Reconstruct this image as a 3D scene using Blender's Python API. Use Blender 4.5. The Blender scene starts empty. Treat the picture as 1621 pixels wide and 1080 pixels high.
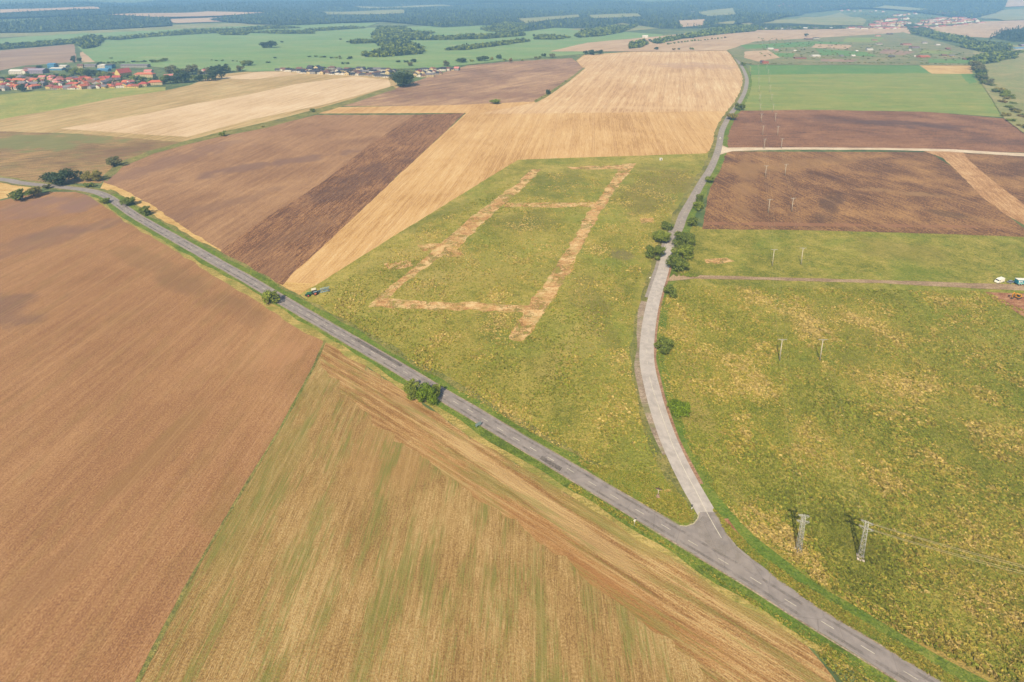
import bpy, math, random
import numpy as np
from mathutils import Vector, noise
from mathutils.geometry import delaunay_2d_cdt

# ------------------------------------------------------------------ camera
FPX, YH, CY, HC = 850.0, -12.0, 185.0, 165.0
PITCH = math.atan((CY - YH) / FPX)
cd = bpy.data.cameras.new('camera'); cam = bpy.data.objects.new('camera', cd)
bpy.context.scene.collection.objects.link(cam); bpy.context.scene.camera = cam
cd.sensor_width = 36; cd.lens = 36 * FPX / 1621; cd.shift_y = -(540 - CY) / 1621
cd.clip_start = 1; cd.clip_end = 60000
cam.location = (0, 0, HC); cam.rotation_euler = (math.pi / 2 - PITCH, 0, 0)
# ------------------------------------------------------------------ sky, sun, exposure
SUN_AZ, SUN_EL = math.radians(20 + 180), math.radians(44)      # compass direction the light comes from
w = bpy.data.worlds.new('World'); bpy.context.scene.world = w; w.use_nodes = True
nt = w.node_tree; sky = nt.nodes.new('ShaderNodeTexSky'); sky.sky_type = 'NISHITA'; sky.sun_disc = False
sky.sun_elevation = SUN_EL; sky.sun_rotation = SUN_AZ
nt.links.new(sky.outputs[0], nt.nodes['Background'].inputs[0]); nt.nodes['Background'].inputs[1].default_value = 0.1
sl = bpy.data.lights.new('sun', 'SUN'); sl.energy = 4.6; sl.angle = math.radians(0.5); sl.color = (1, .95, .87)
so = bpy.data.objects.new('sun', sl); bpy.context.scene.collection.objects.link(so)
sdir = Vector((math.sin(SUN_AZ) * math.cos(SUN_EL), math.cos(SUN_AZ) * math.cos(SUN_EL), math.sin(SUN_EL)))
so.rotation_euler = sdir.to_track_quat('Z', 'Y').to_euler(); so.location = (0, -50, 300)
vs = bpy.context.scene.view_settings
vs.view_transform = 'Standard'; vs.look = 'None'; vs.gamma = 1; vs.use_curve_mapping = False; vs.exposure = 0.97
cy = bpy.context.scene.cycles
cy.max_bounces = 4; cy.diffuse_bounces = 2; cy.volume_bounces = 0; cy.transparent_max_bounces = 8; cy.use_denoising = True
HAZE = 1.35e-4
random.seed(7); rng = np.random.default_rng(7)
COL = bpy.context.scene.collection
KEXP = 2.3

# ------------------------------------------------------------------ ground geometry
def sm(t):
    t = max(0.0, min(1.0, t)); return t * t * (3 - 2 * t)
def Hgt(x, y):
    r = math.hypot(x, y)
    if r < 2700: return 0.0
    a = sm((r - 2700) / 8000)
    n = noise.noise(Vector((x / 1500, y / 1500, 1.3))) + .5 * noise.noise(Vector((x / 600, y / 600, 4.1)))
    return a * (230 + 120 * n) + sm((r - 2700) / 1500) * 22 * n
cp, sp = math.cos(PITCH), math.sin(PITCH)
def ray(px, py):
    return Vector((px - 810.5, FPX * cp + (CY - py) * sp, -FPX * sp + (CY - py) * cp))
def G(px, py):
    """the place on the land seen at a photograph position"""
    r = ray(px, py)
    if r.z < -1e-6:
        k = HC / -r.z
        x, y = r.x * k, r.y * k
        if math.hypot(x, y) < 2700: return Vector((x, y, 0))
    r = r / math.hypot(r.x, r.y); d = 2600.0
    while d < 16000:
        z = HC + r.z * d
        h = Hgt(r.x * d, r.y * d)
        if z <= h:
            return Vector((r.x * d, r.y * d, h))
        d += 12
    return Vector((r.x * d, r.y * d, Hgt(r.x * d, r.y * d)))
def height_at(base, px, py):
    r = ray(px, py); return HC + r.z * math.hypot(base.x, base.y) / math.hypot(r.x, r.y) - base.z
def mpp(b):                      # metres per photograph pixel, across the view
    return math.hypot(b.x, b.y) / FPX * 1.0
def mppx(px, py):
    return (G(px + 3, py) - G(px - 3, py)).length / 6

# ------------------------------------------------------------------ materials
def lin(c):
    return [((v / 255) / 12.92 if v / 255 <= .04045 else ((v / 255 + .055) / 1.055) ** 2.4) for v in c]
def alb(c, k=None):
    k = k or KEXP
    return [min(.85, v / k * q) for v, q in zip(lin(c), (1.14, .99, .73))] + [1]
class NT:
    def __init__(s, name):
        s.m = bpy.data.materials.new(name); s.m.use_nodes = True; s.t = s.m.node_tree
        s.t.nodes.clear(); s.out = s.t.nodes.new('ShaderNodeOutputMaterial')
        s.b = s.t.nodes.new('ShaderNodeBsdfPrincipled'); s.t.links.new(s.b.outputs[0], s.out.inputs[0])
        s.b.inputs['Roughness'].default_value = .95; s.b.inputs['Specular IOR Level'].default_value = .15
    def n(s, typ, **kw):
        n = s.t.nodes.new(typ)
        for k, v in kw.items(): setattr(n, k, v)
        return n
    def put(s, sock, v):
        if hasattr(v, 'is_output'): s.t.links.new(v, sock)
        else: sock.default_value = v
    def math(s, op, a, b=0.0, c=None, clamp=False):
        n = s.n('ShaderNodeMath', operation=op, use_clamp=clamp); s.put(n.inputs[0], a); s.put(n.inputs[1], b)
        if c is not None: s.put(n.inputs[2], c)
        return n.outputs[0]
    def vec(s, op, a, b):
        n = s.n('ShaderNodeVectorMath', operation=op); s.put(n.inputs[0], a); s.put(n.inputs[1], b)
        return n.outputs['Value'] if op == 'DOT_PRODUCT' else n.outputs[0]
    def pos(s): return s.n('ShaderNodeNewGeometry').outputs['Position']
    def comb(s, x, y, z=0.0):
        n = s.n('ShaderNodeCombineXYZ'); s.put(n.inputs[0], x); s.put(n.inputs[1], y); s.put(n.inputs[2], z); return n.outputs[0]
    def noise(s, v, scale, detail=3, rough=.55, dist=0.0):
        n = s.n('ShaderNodeTexNoise'); s.put(n.inputs['Vector'], v); n.inputs['Scale'].default_value = scale
        n.inputs['Detail'].default_value = detail; n.inputs['Roughness'].default_value = rough; n.inputs['Distortion'].default_value = dist
        return n.outputs[0]
    def step(s, v, a, b):
        n = s.n('ShaderNodeMapRange', interpolation_type='SMOOTHSTEP'); s.put(n.inputs[0], v)
        n.inputs[1].default_value = a; n.inputs[2].default_value = b; n.inputs[3].default_value = 0; n.inputs[4].default_value = 1
        return n.outputs[0]
    def mix(s, f, a, b):
        n = s.n('ShaderNodeMix', data_type='RGBA'); s.put(n.inputs[0], f); s.put(n.inputs[6], a); s.put(n.inputs[7], b); return n.outputs[2]
    def bump(s, h, dist, strength=1.0):
        n = s.n('ShaderNodeBump'); s.put(n.inputs['Height'], h); n.inputs['Distance'].default_value = dist; n.inputs['Strength'].default_value = strength
        s.t.links.new(n.outputs[0], s.b.inputs['Normal'])
    def col(s, c): s.put(s.b.inputs['Base Color'], c)
def px_dir(a, b):
    d = G(*b) - G(*a); return math.atan2(d.y, d.x)
def patches(N, p, c, lst):
    """soil or sward of another colour: (centre px, end of long axis px, half width m, colour, strength)"""
    if not lst: return c
    nz = N.n('ShaderNodeTexNoise'); N.put(nz.inputs['Vector'], p); nz.inputs['Scale'].default_value = .045; nz.inputs['Detail'].default_value = 4
    off = N.vec('SUBTRACT', nz.outputs[1], (.5, .5, .5)); 
    for (cpx, epx, hw, colr, st) in lst:
        C0, E0 = G(*cpx), G(*epx); d = E0 - C0; L = d.length; u = Vector((d.x / L, d.y / L, 0)); v = Vector((-u.y, u.x, 0))
        q = N.vec('SUBTRACT', p, tuple(C0))
        a = N.math('MULTIPLY', N.vec('DOT_PRODUCT', q, tuple(u)), 1 / L)
        b = N.math('MULTIPLY', N.vec('DOT_PRODUCT', q, tuple(v)), 1 / hw)
        r2 = N.math('ADD', N.math('MULTIPLY', a, a), N.math('MULTIPLY', b, b))
        wob = N.math('MULTIPLY', N.vec('DOT_PRODUCT', off, (1.0, 1.7, .6)), 2.2)
        m = N.math('SUBTRACT', 1.0, N.step(N.math('ADD', r2, wob), .15, 1.25))
        c = N.mix(N.math('MULTIPLY', m, st), c, alb(colr))
    return c
def mat_field(name, dark, mid, light, ang=0.0, big=60, streak=(45, 3.2), fine=(7, .55), grain=.7, mixw=(.8, 1.0, .9, .8),
              contrast=1.0, tram=None, lst=(), bump=.12, weeds=None, weed_amt=.0, rows=None, wsc=None, alpha=None):
    N = NT(name); p = N.pos()
    u = N.vec('DOT_PRODUCT', p, (math.cos(ang), math.sin(ang), 0)); v = N.vec('DOT_PRODUCT', p, (-math.sin(ang), math.cos(ang), 0))
    def str_(s, det=3): return N.noise(N.comb(N.math('MULTIPLY', u, 1 / s[0]), N.math('MULTIPLY', v, 1 / s[1])), 1.0, det, .6)
    n1 = N.noise(p, 1 / big, 4, .55, .6); n2 = str_(streak); n3 = str_(fine); n4 = N.noise(p, 1 / grain, 3, .7)
    s = None
    for n_, w_ in zip((n1, n2, n3, n4), mixw):
        t = N.math('MULTIPLY', N.math('SUBTRACT', n_, .5), w_ * (2.6 if n_ is n4 else 1.6) * contrast)
        s = t if s is None else N.math('ADD', s, t)
    f = N.math('ADD', s, .5)
    c = N.mix(N.step(f, .12, .52), alb(dark), alb(mid)); c = N.mix(N.step(f, .5, .95), c, alb(light))
    if rows:                                     # sown rows or furrows
        per, dep = rows
        wv = N.math('SINE', N.math('MULTIPLY', N.math('ADD', v, N.math('MULTIPLY', n2, .5)), 2 * math.pi / per))
        c = N.mix(N.math('MULTIPLY', N.step(wv, -.2, .9), dep), c, alb(dark))
    c = patches(N, p, c, lst)
    if weeds:
        wn = N.noise(N.comb(N.math('MULTIPLY', u, 1 / 26), N.math('MULTIPLY', v, 1 / 7.)), 1.0, 5, .65)
        wn = N.math('ADD', wn, N.math('MULTIPLY', N.math('SUBTRACT', n4, .5), .22))
        if wsc:
            wn = N.noise(N.comb(N.math('MULTIPLY', u, 1 / wsc[0]), N.math('MULTIPLY', v, 1 / wsc[1])), 1.0, 5, .65)
            rw = N.noise(N.comb(N.math('MULTIPLY', u, 1 / (wsc[0] * .5)), N.math('MULTIPLY', v, 1 / wsc[2])), 1.0, 3, .7)
            wn = N.math('ADD', wn, N.math('ADD', N.math('MULTIPLY', N.math('SUBTRACT', rw, .5), .55), N.math('MULTIPLY', N.math('SUBTRACT', n4, .5), .3)))
        c = N.mix(N.math('MULTIPLY', N.step(wn, .47, .66), weed_amt), c, alb(weeds))
    if tram:                                     # wheel tracks of the sprayer
        per, wid, tc, st = tram
        m = N.math('ABSOLUTE', N.math('SUBTRACT', N.math('FRACT', N.math('DIVIDE', N.math('ADD', v, 4000.), per)), .5))
        a = N.math('SUBTRACT', 1.0, N.step(N.math('ABSOLUTE', N.math('SUBTRACT', m, 1.0 / per)), wid / per * .5, wid / per))
        c = N.mix(N.math('MULTIPLY', N.math('MULTIPLY', a, st), N.step(n2, .3, .6)), c, alb(tc))
    N.col(c)
    if alpha:                                    # broken cover: what lies beneath shows between the pieces
        an = N.math('ADD', N.noise(N.vec('ADD', p, (57., 11., 3.)), 1 / alpha[0], 5, .7, .6), N.math('MULTIPLY', N.math('SUBTRACT', n4, .5), .2))
        tr = N.n('ShaderNodeBsdfTransparent'); mx = N.n('ShaderNodeMixShader'); N.put(mx.inputs[0], N.step(an, alpha[1], alpha[2]))
        N.t.links.new(tr.outputs[0], mx.inputs[1]); N.t.links.new(N.b.outputs[0], mx.inputs[2]); N.t.links.new(mx.outputs[0], N.out.inputs[0])
    if bump: N.bump(N.math('ADD', n3, N.math('MULTIPLY', n4, 1.2)), bump)
    return N.m
def mat_grass(name, cols, scales=(38, 11, 3.2, .9), lst=(), bump=.6, straw=(196, 176, 104), straw_amt=.7, darkc=(84, 92, 40), dark_amt=.6, stretch=1.0):
    N = NT(name); p = N.pos(); c0, c1, c2, c3 = cols
    ps = N.vec('MULTIPLY', p, (1.0, stretch, 1.0))
    a = N.noise(ps, 1 / scales[0], 4, .6, .4); b = N.noise(ps, 1 / scales[1], 4, .62, .5); d = N.noise(ps, 1 / scales[2], 4, .7, .4); e = N.noise(ps, 1 / scales[3], 3, .75)
    f = N.math('ADD', N.math('MULTIPLY', N.math('SUBTRACT', a, .5), 1.5), N.math('MULTIPLY', N.math('SUBTRACT', b, .5), 1.3))
    f = N.math('ADD', N.math('ADD', f, .5), N.math('MULTIPLY', N.math('SUBTRACT', d, .5), 1.2)); f = N.math('ADD', f, N.math('MULTIPLY', N.math('SUBTRACT', e, .5), 2.6))
    c = N.mix(N.step(f, .0, .4), alb(c0), alb(c1)); c = N.mix(N.step(f, .38, .7), c, alb(c2)); c = N.mix(N.step(f, .68, 1.1), c, alb(c3))
    gr = N.noise(N.vec('ADD', p, (911., 33., 0.)), 1 / 55, 5, .65, 1.0)
    c = N.mix(N.math('MULTIPLY', N.step(gr, .46, .66), .4), c, alb([c1[0] * .88, c1[1] * 1.04, c1[2] * .95]))
    c = patches(N, p, c, lst)
    s1 = N.noise(N.vec('ADD', ps, (300., 70., 5.)), 1 / 6.5, 5, .7, .8); s2 = N.noise(N.vec('ADD', ps, (-130., 270., 9.)), 1 / 2.6, 5, .75, .8)
    c = N.mix(N.math('MULTIPLY', N.step(N.math('ADD', s1, N.math('MULTIPLY', N.math('SUBTRACT', e, .5), .3)), .55, .72), straw_amt), c, alb(straw))
    c = N.mix(N.math('MULTIPLY', N.step(N.math('ADD', s2, N.math('MULTIPLY', N.math('SUBTRACT', e, .5), .35)), .55, .7), dark_amt), c, alb(darkc))
    N.col(c)
    if bump: N.bump(N.math('ADD', N.math('MULTIPLY', d, 1.5), e), bump)
    return N.m
def mat_plain(name, c, rough=.6, var=.12, scale=2.0, metal=0.0, k=None, spec=.3):
    N = NT(name); n = N.noise(N.n('ShaderNodeTexCoord').outputs['Object'], scale, 3, .6)
    a = alb(c, k); dk = [x * (1 - var) for x in a[:3]] + [1]; lt = [min(.9, x * (1 + var)) for x in a[:3]] + [1]
    N.col(N.mix(N.step(n, .3, .7), dk, lt)); N.b.inputs['Roughness'].default_value = rough; N.b.inputs['Metallic'].default_value = metal
    N.b.inputs['Specular IOR Level'].default_value = spec
    return N.m
def mat_leaf(name, c, var=.45, trans=.25):
    N = NT(name); p = N.pos(); n = N.noise(p, .9, 2, .6); n2 = N.noise(p, .16, 2, .6)
    ri = N.n('ShaderNodeNewGeometry').outputs['Random Per Island']
    f = N.math('ADD', N.math('MULTIPLY', ri, .5), N.math('MULTIPLY', N.math('ADD', n, n2), .3))
    a = alb(c); dk = [a[0] * (1 - var), a[1] * (1 - var * .9), a[2] * (1 - var), 1]; lt = [a[0] * (1 + var * 1.5), a[1] * (1 + var * 1.1), a[2] * (1 + var * .4), 1]
    N.col(N.mix(N.step(f, .15, .85), dk, lt)); N.b.inputs['Roughness'].default_value = .7
    N.b.inputs['Subsurface Weight'].default_value = 0
    if trans:
        t = N.n('ShaderNodeBsdfTranslucent'); t.inputs[0].default_value = lt
        mx = N.n('ShaderNodeMixShader'); mx.inputs[0].default_value = trans
        N.t.links.new(N.b.outputs[0], mx.inputs[1]); N.t.links.new(t.outputs[0], mx.inputs[2]); N.t.links.new(mx.outputs[0], N.out.inputs[0])
    return N.m

# ------------------------------------------------------------------ object helpers
def link(o, parent=None):
    COL.objects.link(o)
    if parent: o.parent = parent
    return o
def tag(o, label=None, cat=None, group=None, kind=None):
    if label: o['label'] = label
    if cat: o['category'] = cat
    if group: o['group'] = group
    if kind: o['kind'] = kind
    return o
class MB:
    """collects shapes; build() links them as ONE mesh"""
    def __init__(s): s.v = []; s.f = []; s.mi = []; s.cur = 0; s.smooth = []
    def add(s, vs_, fs, mi=0, smooth=False):
        o = len(s.v); s.v += [tuple(x) for x in vs_]; s.f += [tuple(i + o for i in f) for f in fs]; s.mi += [mi] * len(fs); s.smooth += [smooth] * len(fs)
    def box(s, x0, x1, y0, y1, z0, z1, mi=0, bev=0.0, tx=1.0, ty=1.0):
        cx, cy_ = (x0 + x1) / 2, (y0 + y1) / 2; hx, hy = (x1 - x0) / 2, (y1 - y0) / 2
        def ring(z, kx, ky, b):
            ax, ay = hx * kx, hy * ky
            if b <= 0: return [(cx - ax, cy_ - ay, z), (cx + ax, cy_ - ay, z), (cx + ax, cy_ + ay, z), (cx - ax, cy_ + ay, z)]
            return [(cx - ax + b, cy_ - ay, z), (cx + ax - b, cy_ - ay, z), (cx + ax, cy_ - ay + b, z), (cx + ax, cy_ + ay - b, z),
                    (cx + ax - b, cy_ + ay, z), (cx - ax + b, cy_ + ay, z), (cx - ax, cy_ + ay - b, z), (cx - ax, cy_ - ay + b, z)]
        if bev <= 0: rings = [ring(z0, 1, 1, 0), ring(z1, tx, ty, 0)]; n = 4
        else:
            b = bev; rings = [ring(z0, 1, 1, b), ring(z1 - b, tx, ty, b)]
            rr = ring(z1, tx, ty, b); rings.append([(cx + (x - cx) * (1 - b / hx), cy_ + (y - cy_) * (1 - b / hy), z) for x, y, z in rr]); n = 8
        vs_ = sum(rings, []); fs = [tuple(range(n))[::-1]]
        for k in range(len(rings) - 1):
            for i in range(n): j = (i + 1) % n; fs.append((k * n + i, k * n + j, (k + 1) * n + j, (k + 1) * n + i))
        fs.append(tuple(range((len(rings) - 1) * n, len(rings) * n))); s.add(vs_, fs, mi)
    def tube(s, a, b, r0, r1=None, n=8, mi=0, caps=True):
        a, b = Vector(a), Vector(b); r1 = r0 if r1 is None else r1; d = (b - a).normalized()
        x = d.orthogonal().normalized(); y = d.cross(x); vs_ = []
        for q, r in ((a, r0), (b, r1)):
            for i in range(n): t = 2 * math.pi * i / n; vs_.append(q + x * math.cos(t) * r + y * math.sin(t) * r)
        fs = [(i, (i + 1) % n, n + (i + 1) % n, n + i) for i in range(n)]
        if caps: fs += [tuple(range(n))[::-1], tuple(range(n, 2 * n))]
        s.add(vs_, fs, mi, True)
    def prism(s, pts, x0, x1, mi=0):               # profile in y,z swept along x
        n = len(pts); vs_ = [(x0, y, z) for y, z in pts] + [(x1, y, z) for y, z in pts]
        fs = [(i, (i + 1) % n, n + (i + 1) % n, n + i) for i in range(n)] + [tuple(range(n))[::-1], tuple(range(n, 2 * n))]; s.add(vs_, fs, mi)
    def mesh(s, name, mats):
        me = bpy.data.meshes.new(name); me.from_pydata(s.v, [], s.f)
        for m in (mats if isinstance(mats, (list, tuple)) else [mats]): me.materials.append(m)
        me.polygons.foreach_set('material_index', s.mi); me.polygons.foreach_set('use_smooth', s.smooth); me.update()
        return me
    def build(s, name, mats, parent=None): return link(bpy.data.objects.new(name, s.mesh(name, mats)), parent)
def empty(name, loc, rz=0.0, scale=(1, 1, 1)):
    o = bpy.data.objects.new(name, None); o.location = loc; o.rotation_euler = (0, 0, rz); o.scale = scale; o.empty_display_size = .5
    return link(o)
def copy_tree(o, parent=None):
    c = o.copy(); link(c, parent)
    for ch in list(o.children):
        copy_tree(ch, c)
    return c
def quads_mesh(name, V, nper, mats, mi=None):
    """V: (n*nper,3) corner array of separate faces"""
    me = bpy.data.meshes.new(name); n = len(V) // nper
    me.vertices.add(len(V)); me.vertices.foreach_set('co', np.ascontiguousarray(V, dtype=np.float32).ravel())
    me.loops.add(len(V)); me.loops.foreach_set('vertex_index', np.arange(len(V), dtype=np.int32))
    me.polygons.add(n); me.polygons.foreach_set('loop_start', np.arange(0, len(V), nper, dtype=np.int32))
    me.polygons.foreach_set('loop_total', np.full(n, nper, dtype=np.int32))
    for m in (mats if isinstance(mats, (list, tuple)) else [mats]): me.materials.append(m)
    if mi is not None: me.polygons.foreach_set('material_index', np.asarray(mi, dtype=np.int32))
    me.update(calc_edges=True); return me

# ------------------------------------------------------------------ sheets of land
def resample(pts, step, closed=True):
    out = []; n = len(pts)
    for i in range(n if closed else n - 1):
        a, b = pts[i], pts[(i + 1) % n]; L = (b - a).length; k = max(1, min(60, int(L / step)))
        for j in range(k): out.append(a + (b - a) * (j / k))
    if not closed: out.append(pts[-1])
    return out
def spline(pts, step=4.0):
    out = []; P = [pts[0] * 2 - pts[1]] + pts + [pts[-1] * 2 - pts[-2]]
    for i in range(1, len(P) - 2):
        k = max(1, min(40, int((P[i + 1] - P[i]).length / step)))
        for j in range(k):
            t = j / k; a, b, c, d = P[i - 1], P[i], P[i + 1], P[i + 2]
            out.append(.5 * ((2 * b) + (c - a) * t + (2 * a - 5 * b + 4 * c - d) * t * t + (3 * b - a - 3 * c + d) * t ** 3))
    out.append(pts[-1]); return out
CNT = [0]
def sheet(name, pxs, mat, layer, jit=.6, label=None, curve=False, far=None, kind='structure'):
    g = [G(*p) for p in pxs]
    pts = [Vector((q.x, q.y)) for q in g]
    dist = min(p.length for p in pts); isfar = (max(p.length for p in pts) > 2600) if far is None else far
    step = max(2.0, dist / 90)
    if curve: pts = spline(pts + [pts[0]], step)[:-1]
    else: pts = resample(pts, step)
    if jit:
        q = []; n = len(pts); ja = jit * max(1, dist / 300)
        for i, p in enumerate(pts):
            t = (pts[(i + 1) % n] - pts[i - 1]); t = Vector((-t.y, t.x)); t = t / (t.length + 1e-9)
            a = noise.noise(Vector((p.x / (step * 2.2), p.y / (step * 2.2), 3))) + .7 * noise.noise(Vector((p.x / (step * 9), p.y / (step * 9), 7)))
            q.append(p + t * a * ja)
        pts = q
    CNT[0] += 1; jj = .0011 * (CNT[0] % 10)
    off = .012 * layer + jj if not isfar else 0.25 + .1 * layer + 5 * jj
    hill = (lambda x, y: sm((math.hypot(x, y) - 2650) / 500) * (2 + .7 * layer + 20 * jj)) if isfar else (lambda x, y: 0)
    n = len(pts); inner = []
    if isfar:
        xs = [p.x for p in pts]; ys = [p.y for p in pts]; gs = max(55., math.sqrt((max(xs) - min(xs)) * (max(ys) - min(ys)) / 2500))
        x = min(xs)
        while x < max(xs):
            y = min(ys)
            while y < max(ys): inner.append(Vector((x + rng.uniform(-3, 3), y + rng.uniform(-3, 3)))); y += gs
            x += gs
    res = delaunay_2d_cdt(pts + inner, [(i, (i + 1) % n) for i in range(n)], [list(range(n))], 1, 1e-4)
    vv = [(p.x, p.y, (Hgt(p.x, p.y) if isfar else 0) + off + hill(p.x, p.y)) for p in res[0]]
    me = bpy.data.meshes.new(name); me.from_pydata(vv, [], [f for f in res[2]]); me.materials.append(mat)
    me.update()
    if sum(p.normal.z for p in me.polygons) < 0: me.flip_normals()
    o = link(bpy.data.objects.new(name, me)); tag(o, label, None, None, kind); return o
def ribbon(name, pts, wl, wr, mat, layer, jit=0.0, label=None, seed=0, kind='structure', parent=None, base=0.0, step=None):
    """pts: ground points; from offset wl (left, negative) to wr (right)"""
    CNT[0] += 1; base += .0011 * (CNT[0] % 10)
    n = len(pts); vs_ = []; ev = lambda w_, i: w_(i / (n - 1)) if callable(w_) else w_
    inner_left = jit > .5 and (ev(wl, 0) if not callable(wl) else wl(0)) > 0; inner_right = jit > .5 and (ev(wr, 0) if not callable(wr) else wr(0)) < 0
    for i, p in enumerate(pts):
        t = pts[min(n - 1, i + 1)] - pts[max(0, i - 1)]; t = Vector((t.y, -t.x, 0)).normalized()
        ja = jit * noise.noise(Vector((i * .37, seed, .5))) if jit else 0; jb = jit * noise.noise(Vector((i * .37, seed + 20, .5))) if jit else 0
        if inner_left: ja = 0
        if inner_right: jb = 0
        for w_ in (ev(wl, i) + ja, ev(wr, i) + jb):
            vs_.append((p.x + t.x * w_, p.y + t.y * w_, base + p.z + .012 * layer))
    fs = [(2 * i, 2 * i + 1, 2 * i + 3, 2 * i + 2) for i in range(n - 1)]
    me = bpy.data.meshes.new(name); me.from_pydata(vs_, [], fs); me.materials.append(mat); me.update()
    if sum(p.normal.z for p in me.polygons) < 0: me.flip_normals()
    o = link(bpy.data.objects.new(name, me), parent)
    tag(o, label, None, None, kind); return o

# ------------------------------------------------------------------ LAND
M_BASE = mat_grass('far_grassland', [(84, 100, 66), (104, 122, 78), (132, 144, 92), (164, 162, 112)], (520, 160, 40, 9), straw_amt=.25, dark_amt=.5, bump=0)
def build_ground():
    R = [0, 60, 120, 250, 500, 900, 1400, 2000, 2600]; r = 2760.
    while r < 16000: R.append(r); r *= 1.035
    R += [19000, 26000]; na = 200; vs_ = [(0, 0, 0)]; fs = []
    for r in R[1:]:
        for i in range(na):
            a = 2 * math.pi * i / na; x, y = r * math.sin(a), r * math.cos(a)
            vs_.append((x, y, Hgt(x, y) if y > -3000 else Hgt(x, y)))
    for i in range(na): fs.append((0, 1 + (i + 1) % na, 1 + i))
    for k in range(len(R) - 2):
        for i in range(na):
            j = (i + 1) % na; a = 1 + k * na; b = a + na; fs.append((a + i, a + j, b + j, b + i))
    me = bpy.data.meshes.new('ground'); me.from_pydata(vs_, [], fs); me.materials.append(M_BASE); me.update()
    if sum(p.normal.z for p in me.polygons) < 0: me.flip_normals()
    me.polygons.foreach_set('use_smooth', [True] * len(me.polygons))
    tag(link(bpy.data.objects.new('ground', me)), 'rolling grassland under and between the fields', None, None, 'structure')
build_ground()

# palettes are the colours the land has in daylight; alb() turns them into reflectances
a_F1 = px_dir((80, 872), (127, 822)); a_F2 = px_dir((270, 970), (440, 680)); a_P = px_dir((455, 440), (735, 180)); a_S = px_dir((1015, 199), (1046, 96))
m_f1 = mat_field('harrowed_soil', (148, 107, 75), (180, 136, 96), (206, 166, 124), a_F1, 70, (60, 2.6), (5, .4), .5, (.5, .4, .6, .85), bump=.1, tram=(21, .5, (206, 164, 122), .3), weeds=(150, 128, 76), weed_amt=.22, lst=[
    ((-30, 500), (100, 485), 26, (122, 96, 88), .55), ((0, 395), (200, 352), 15, (138, 108, 98), .45), ((190, 352), (330, 330), 12, (138, 110, 100), .4), ((270, 430), (400, 490), 9, (148, 118, 82), .4), ((330, 470), (430, 520), 8, (148, 114, 82), .4),
    ((120, 320), (160, 330), 18, (150, 118, 108), .6), ((60, 330), (160, 326), 26, (160, 126, 116), .55), ((240, 720), (330, 640), 6, (158, 124, 80), .45), ((350, 790), (370, 740), 7, (150, 124, 72), .4), ((120, 880), (250, 780), 6, (164, 126, 90), .4),
    ((430, 560), (470, 545), 12, (196, 150, 112), .5)])
m_f2 = mat_field('cut_stubble_with_regrowth', (150, 118, 70), (186, 153, 99), (216, 189, 137), a_F2, 34, (20, 1.6), (4, .3), .5, (.7, .6, .9, .75), bump=.18,
    weeds=(132, 140, 66), weed_amt=.72, wsc=(34, 9, .6), tram=(15, .4, (206, 176, 126), .35), lst=[((440, 720), (500, 600), 9, (150, 148, 78), .35), ((620, 700), (700, 690), 22, (188, 152, 100), .5)])
a_R1 = px_dir((700, 700), (1000, 880))
m_head = mat_field('stubble_headland', (156, 116, 70), (190, 150, 99), (220, 188, 135), a_R1, 40, (30, 1.6), (5, .4), .5, (.7, 1.2, .9, .75), bump=.18, weeds=(142, 146, 74), weed_amt=.55, wsc=(40, 5, .9), tram=(9, .4, (222, 192, 140), .45), lst=[
    ((720, 745), (640, 670), 5, (190, 140, 88), .4), ((900, 890), (760, 770), 6, (188, 136, 84), .4), ((1080, 1000), (930, 900), 5, (186, 134, 82), .4), ((1000, 850), (860, 765), 3.5, (172, 160, 90), .5), ((1150, 945), (1020, 862), 3.5, (170, 160, 88), .5), ((820, 770), (640, 640), 3, (220, 190, 140), .5)])
m_p1 = mat_field('harrowed_brown_soil', (146, 110, 84), (178, 138, 104), (202, 164, 126), a_P, 70, (50, 4), (6, .6), .8, (.7, .7, .9, .8), lst=[
    ((420, 262), (560, 240), 14, (138, 108, 98), .65), ((250, 262), (380, 222), 22, (146, 114, 102), .5), ((330, 330), (440, 300), 10, (146, 114, 96), .45), ((460, 208), (600, 195), 20, (188, 148, 116), .4)])
m_d1 = mat_field('fresh_plough', (108, 76, 54), (154, 112, 82), (198, 154, 112), a_P, 50, (26, 2.2), (5, .7), .8, (.5, 1.0, 1.2, 1.0), bump=.3, lst=[
    ((560, 290), (640, 250), 22, (104, 78, 70), .5), ((470, 370), (540, 330), 14, (158, 122, 94), .4), ((440, 420), (500, 370), 12, (160, 122, 92), .5)])
m_s1 = mat_field('golden_stubble', (196, 154, 98), (228, 188, 132), (246, 214, 164), a_P, 90, (110, 4.5), (14, 1.2), 1.0, (.6, .7, .7, .5), tram=(24, .7, (184, 140, 94), .4))
m_s2 = mat_field('pale_golden_stubble', (200, 160, 116), (232, 196, 152), (250, 226, 188), a_S, 120, (160, 6), (30, 1.8), 2.0, (.5, .8, .8, .3), tram=(26, .8, (184, 144, 106), .45), lst=[
    ((1100, 104), (1175, 106), 60, (204, 170, 146), .6), ((980, 170), (1140, 172), 12, (240, 208, 166), .5)])
m_straw = mat_field('straw_pale', (206, 176, 136), (236, 208, 174), (250, 230, 202), px_dir((300, 210), (560, 130)), 120, (80, 5), (14, 1.2), 2, (.5, .8, .7, .4))
m_tan = mat_field('dry_tan_stubble', (180, 152, 100), (208, 180, 130), (228, 204, 158), px_dir((100, 200), (380, 140)), 110, (90, 6), (14, 1.4), 2, (.7, 1.2, .8, .4), weeds=(168, 160, 104), weed_amt=.5)
m_gold = mat_field('golden_headland', (196, 158, 98), (226, 190, 124), (240, 210, 152), 0, 50, (20, 4), (6, 1), 1)
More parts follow.
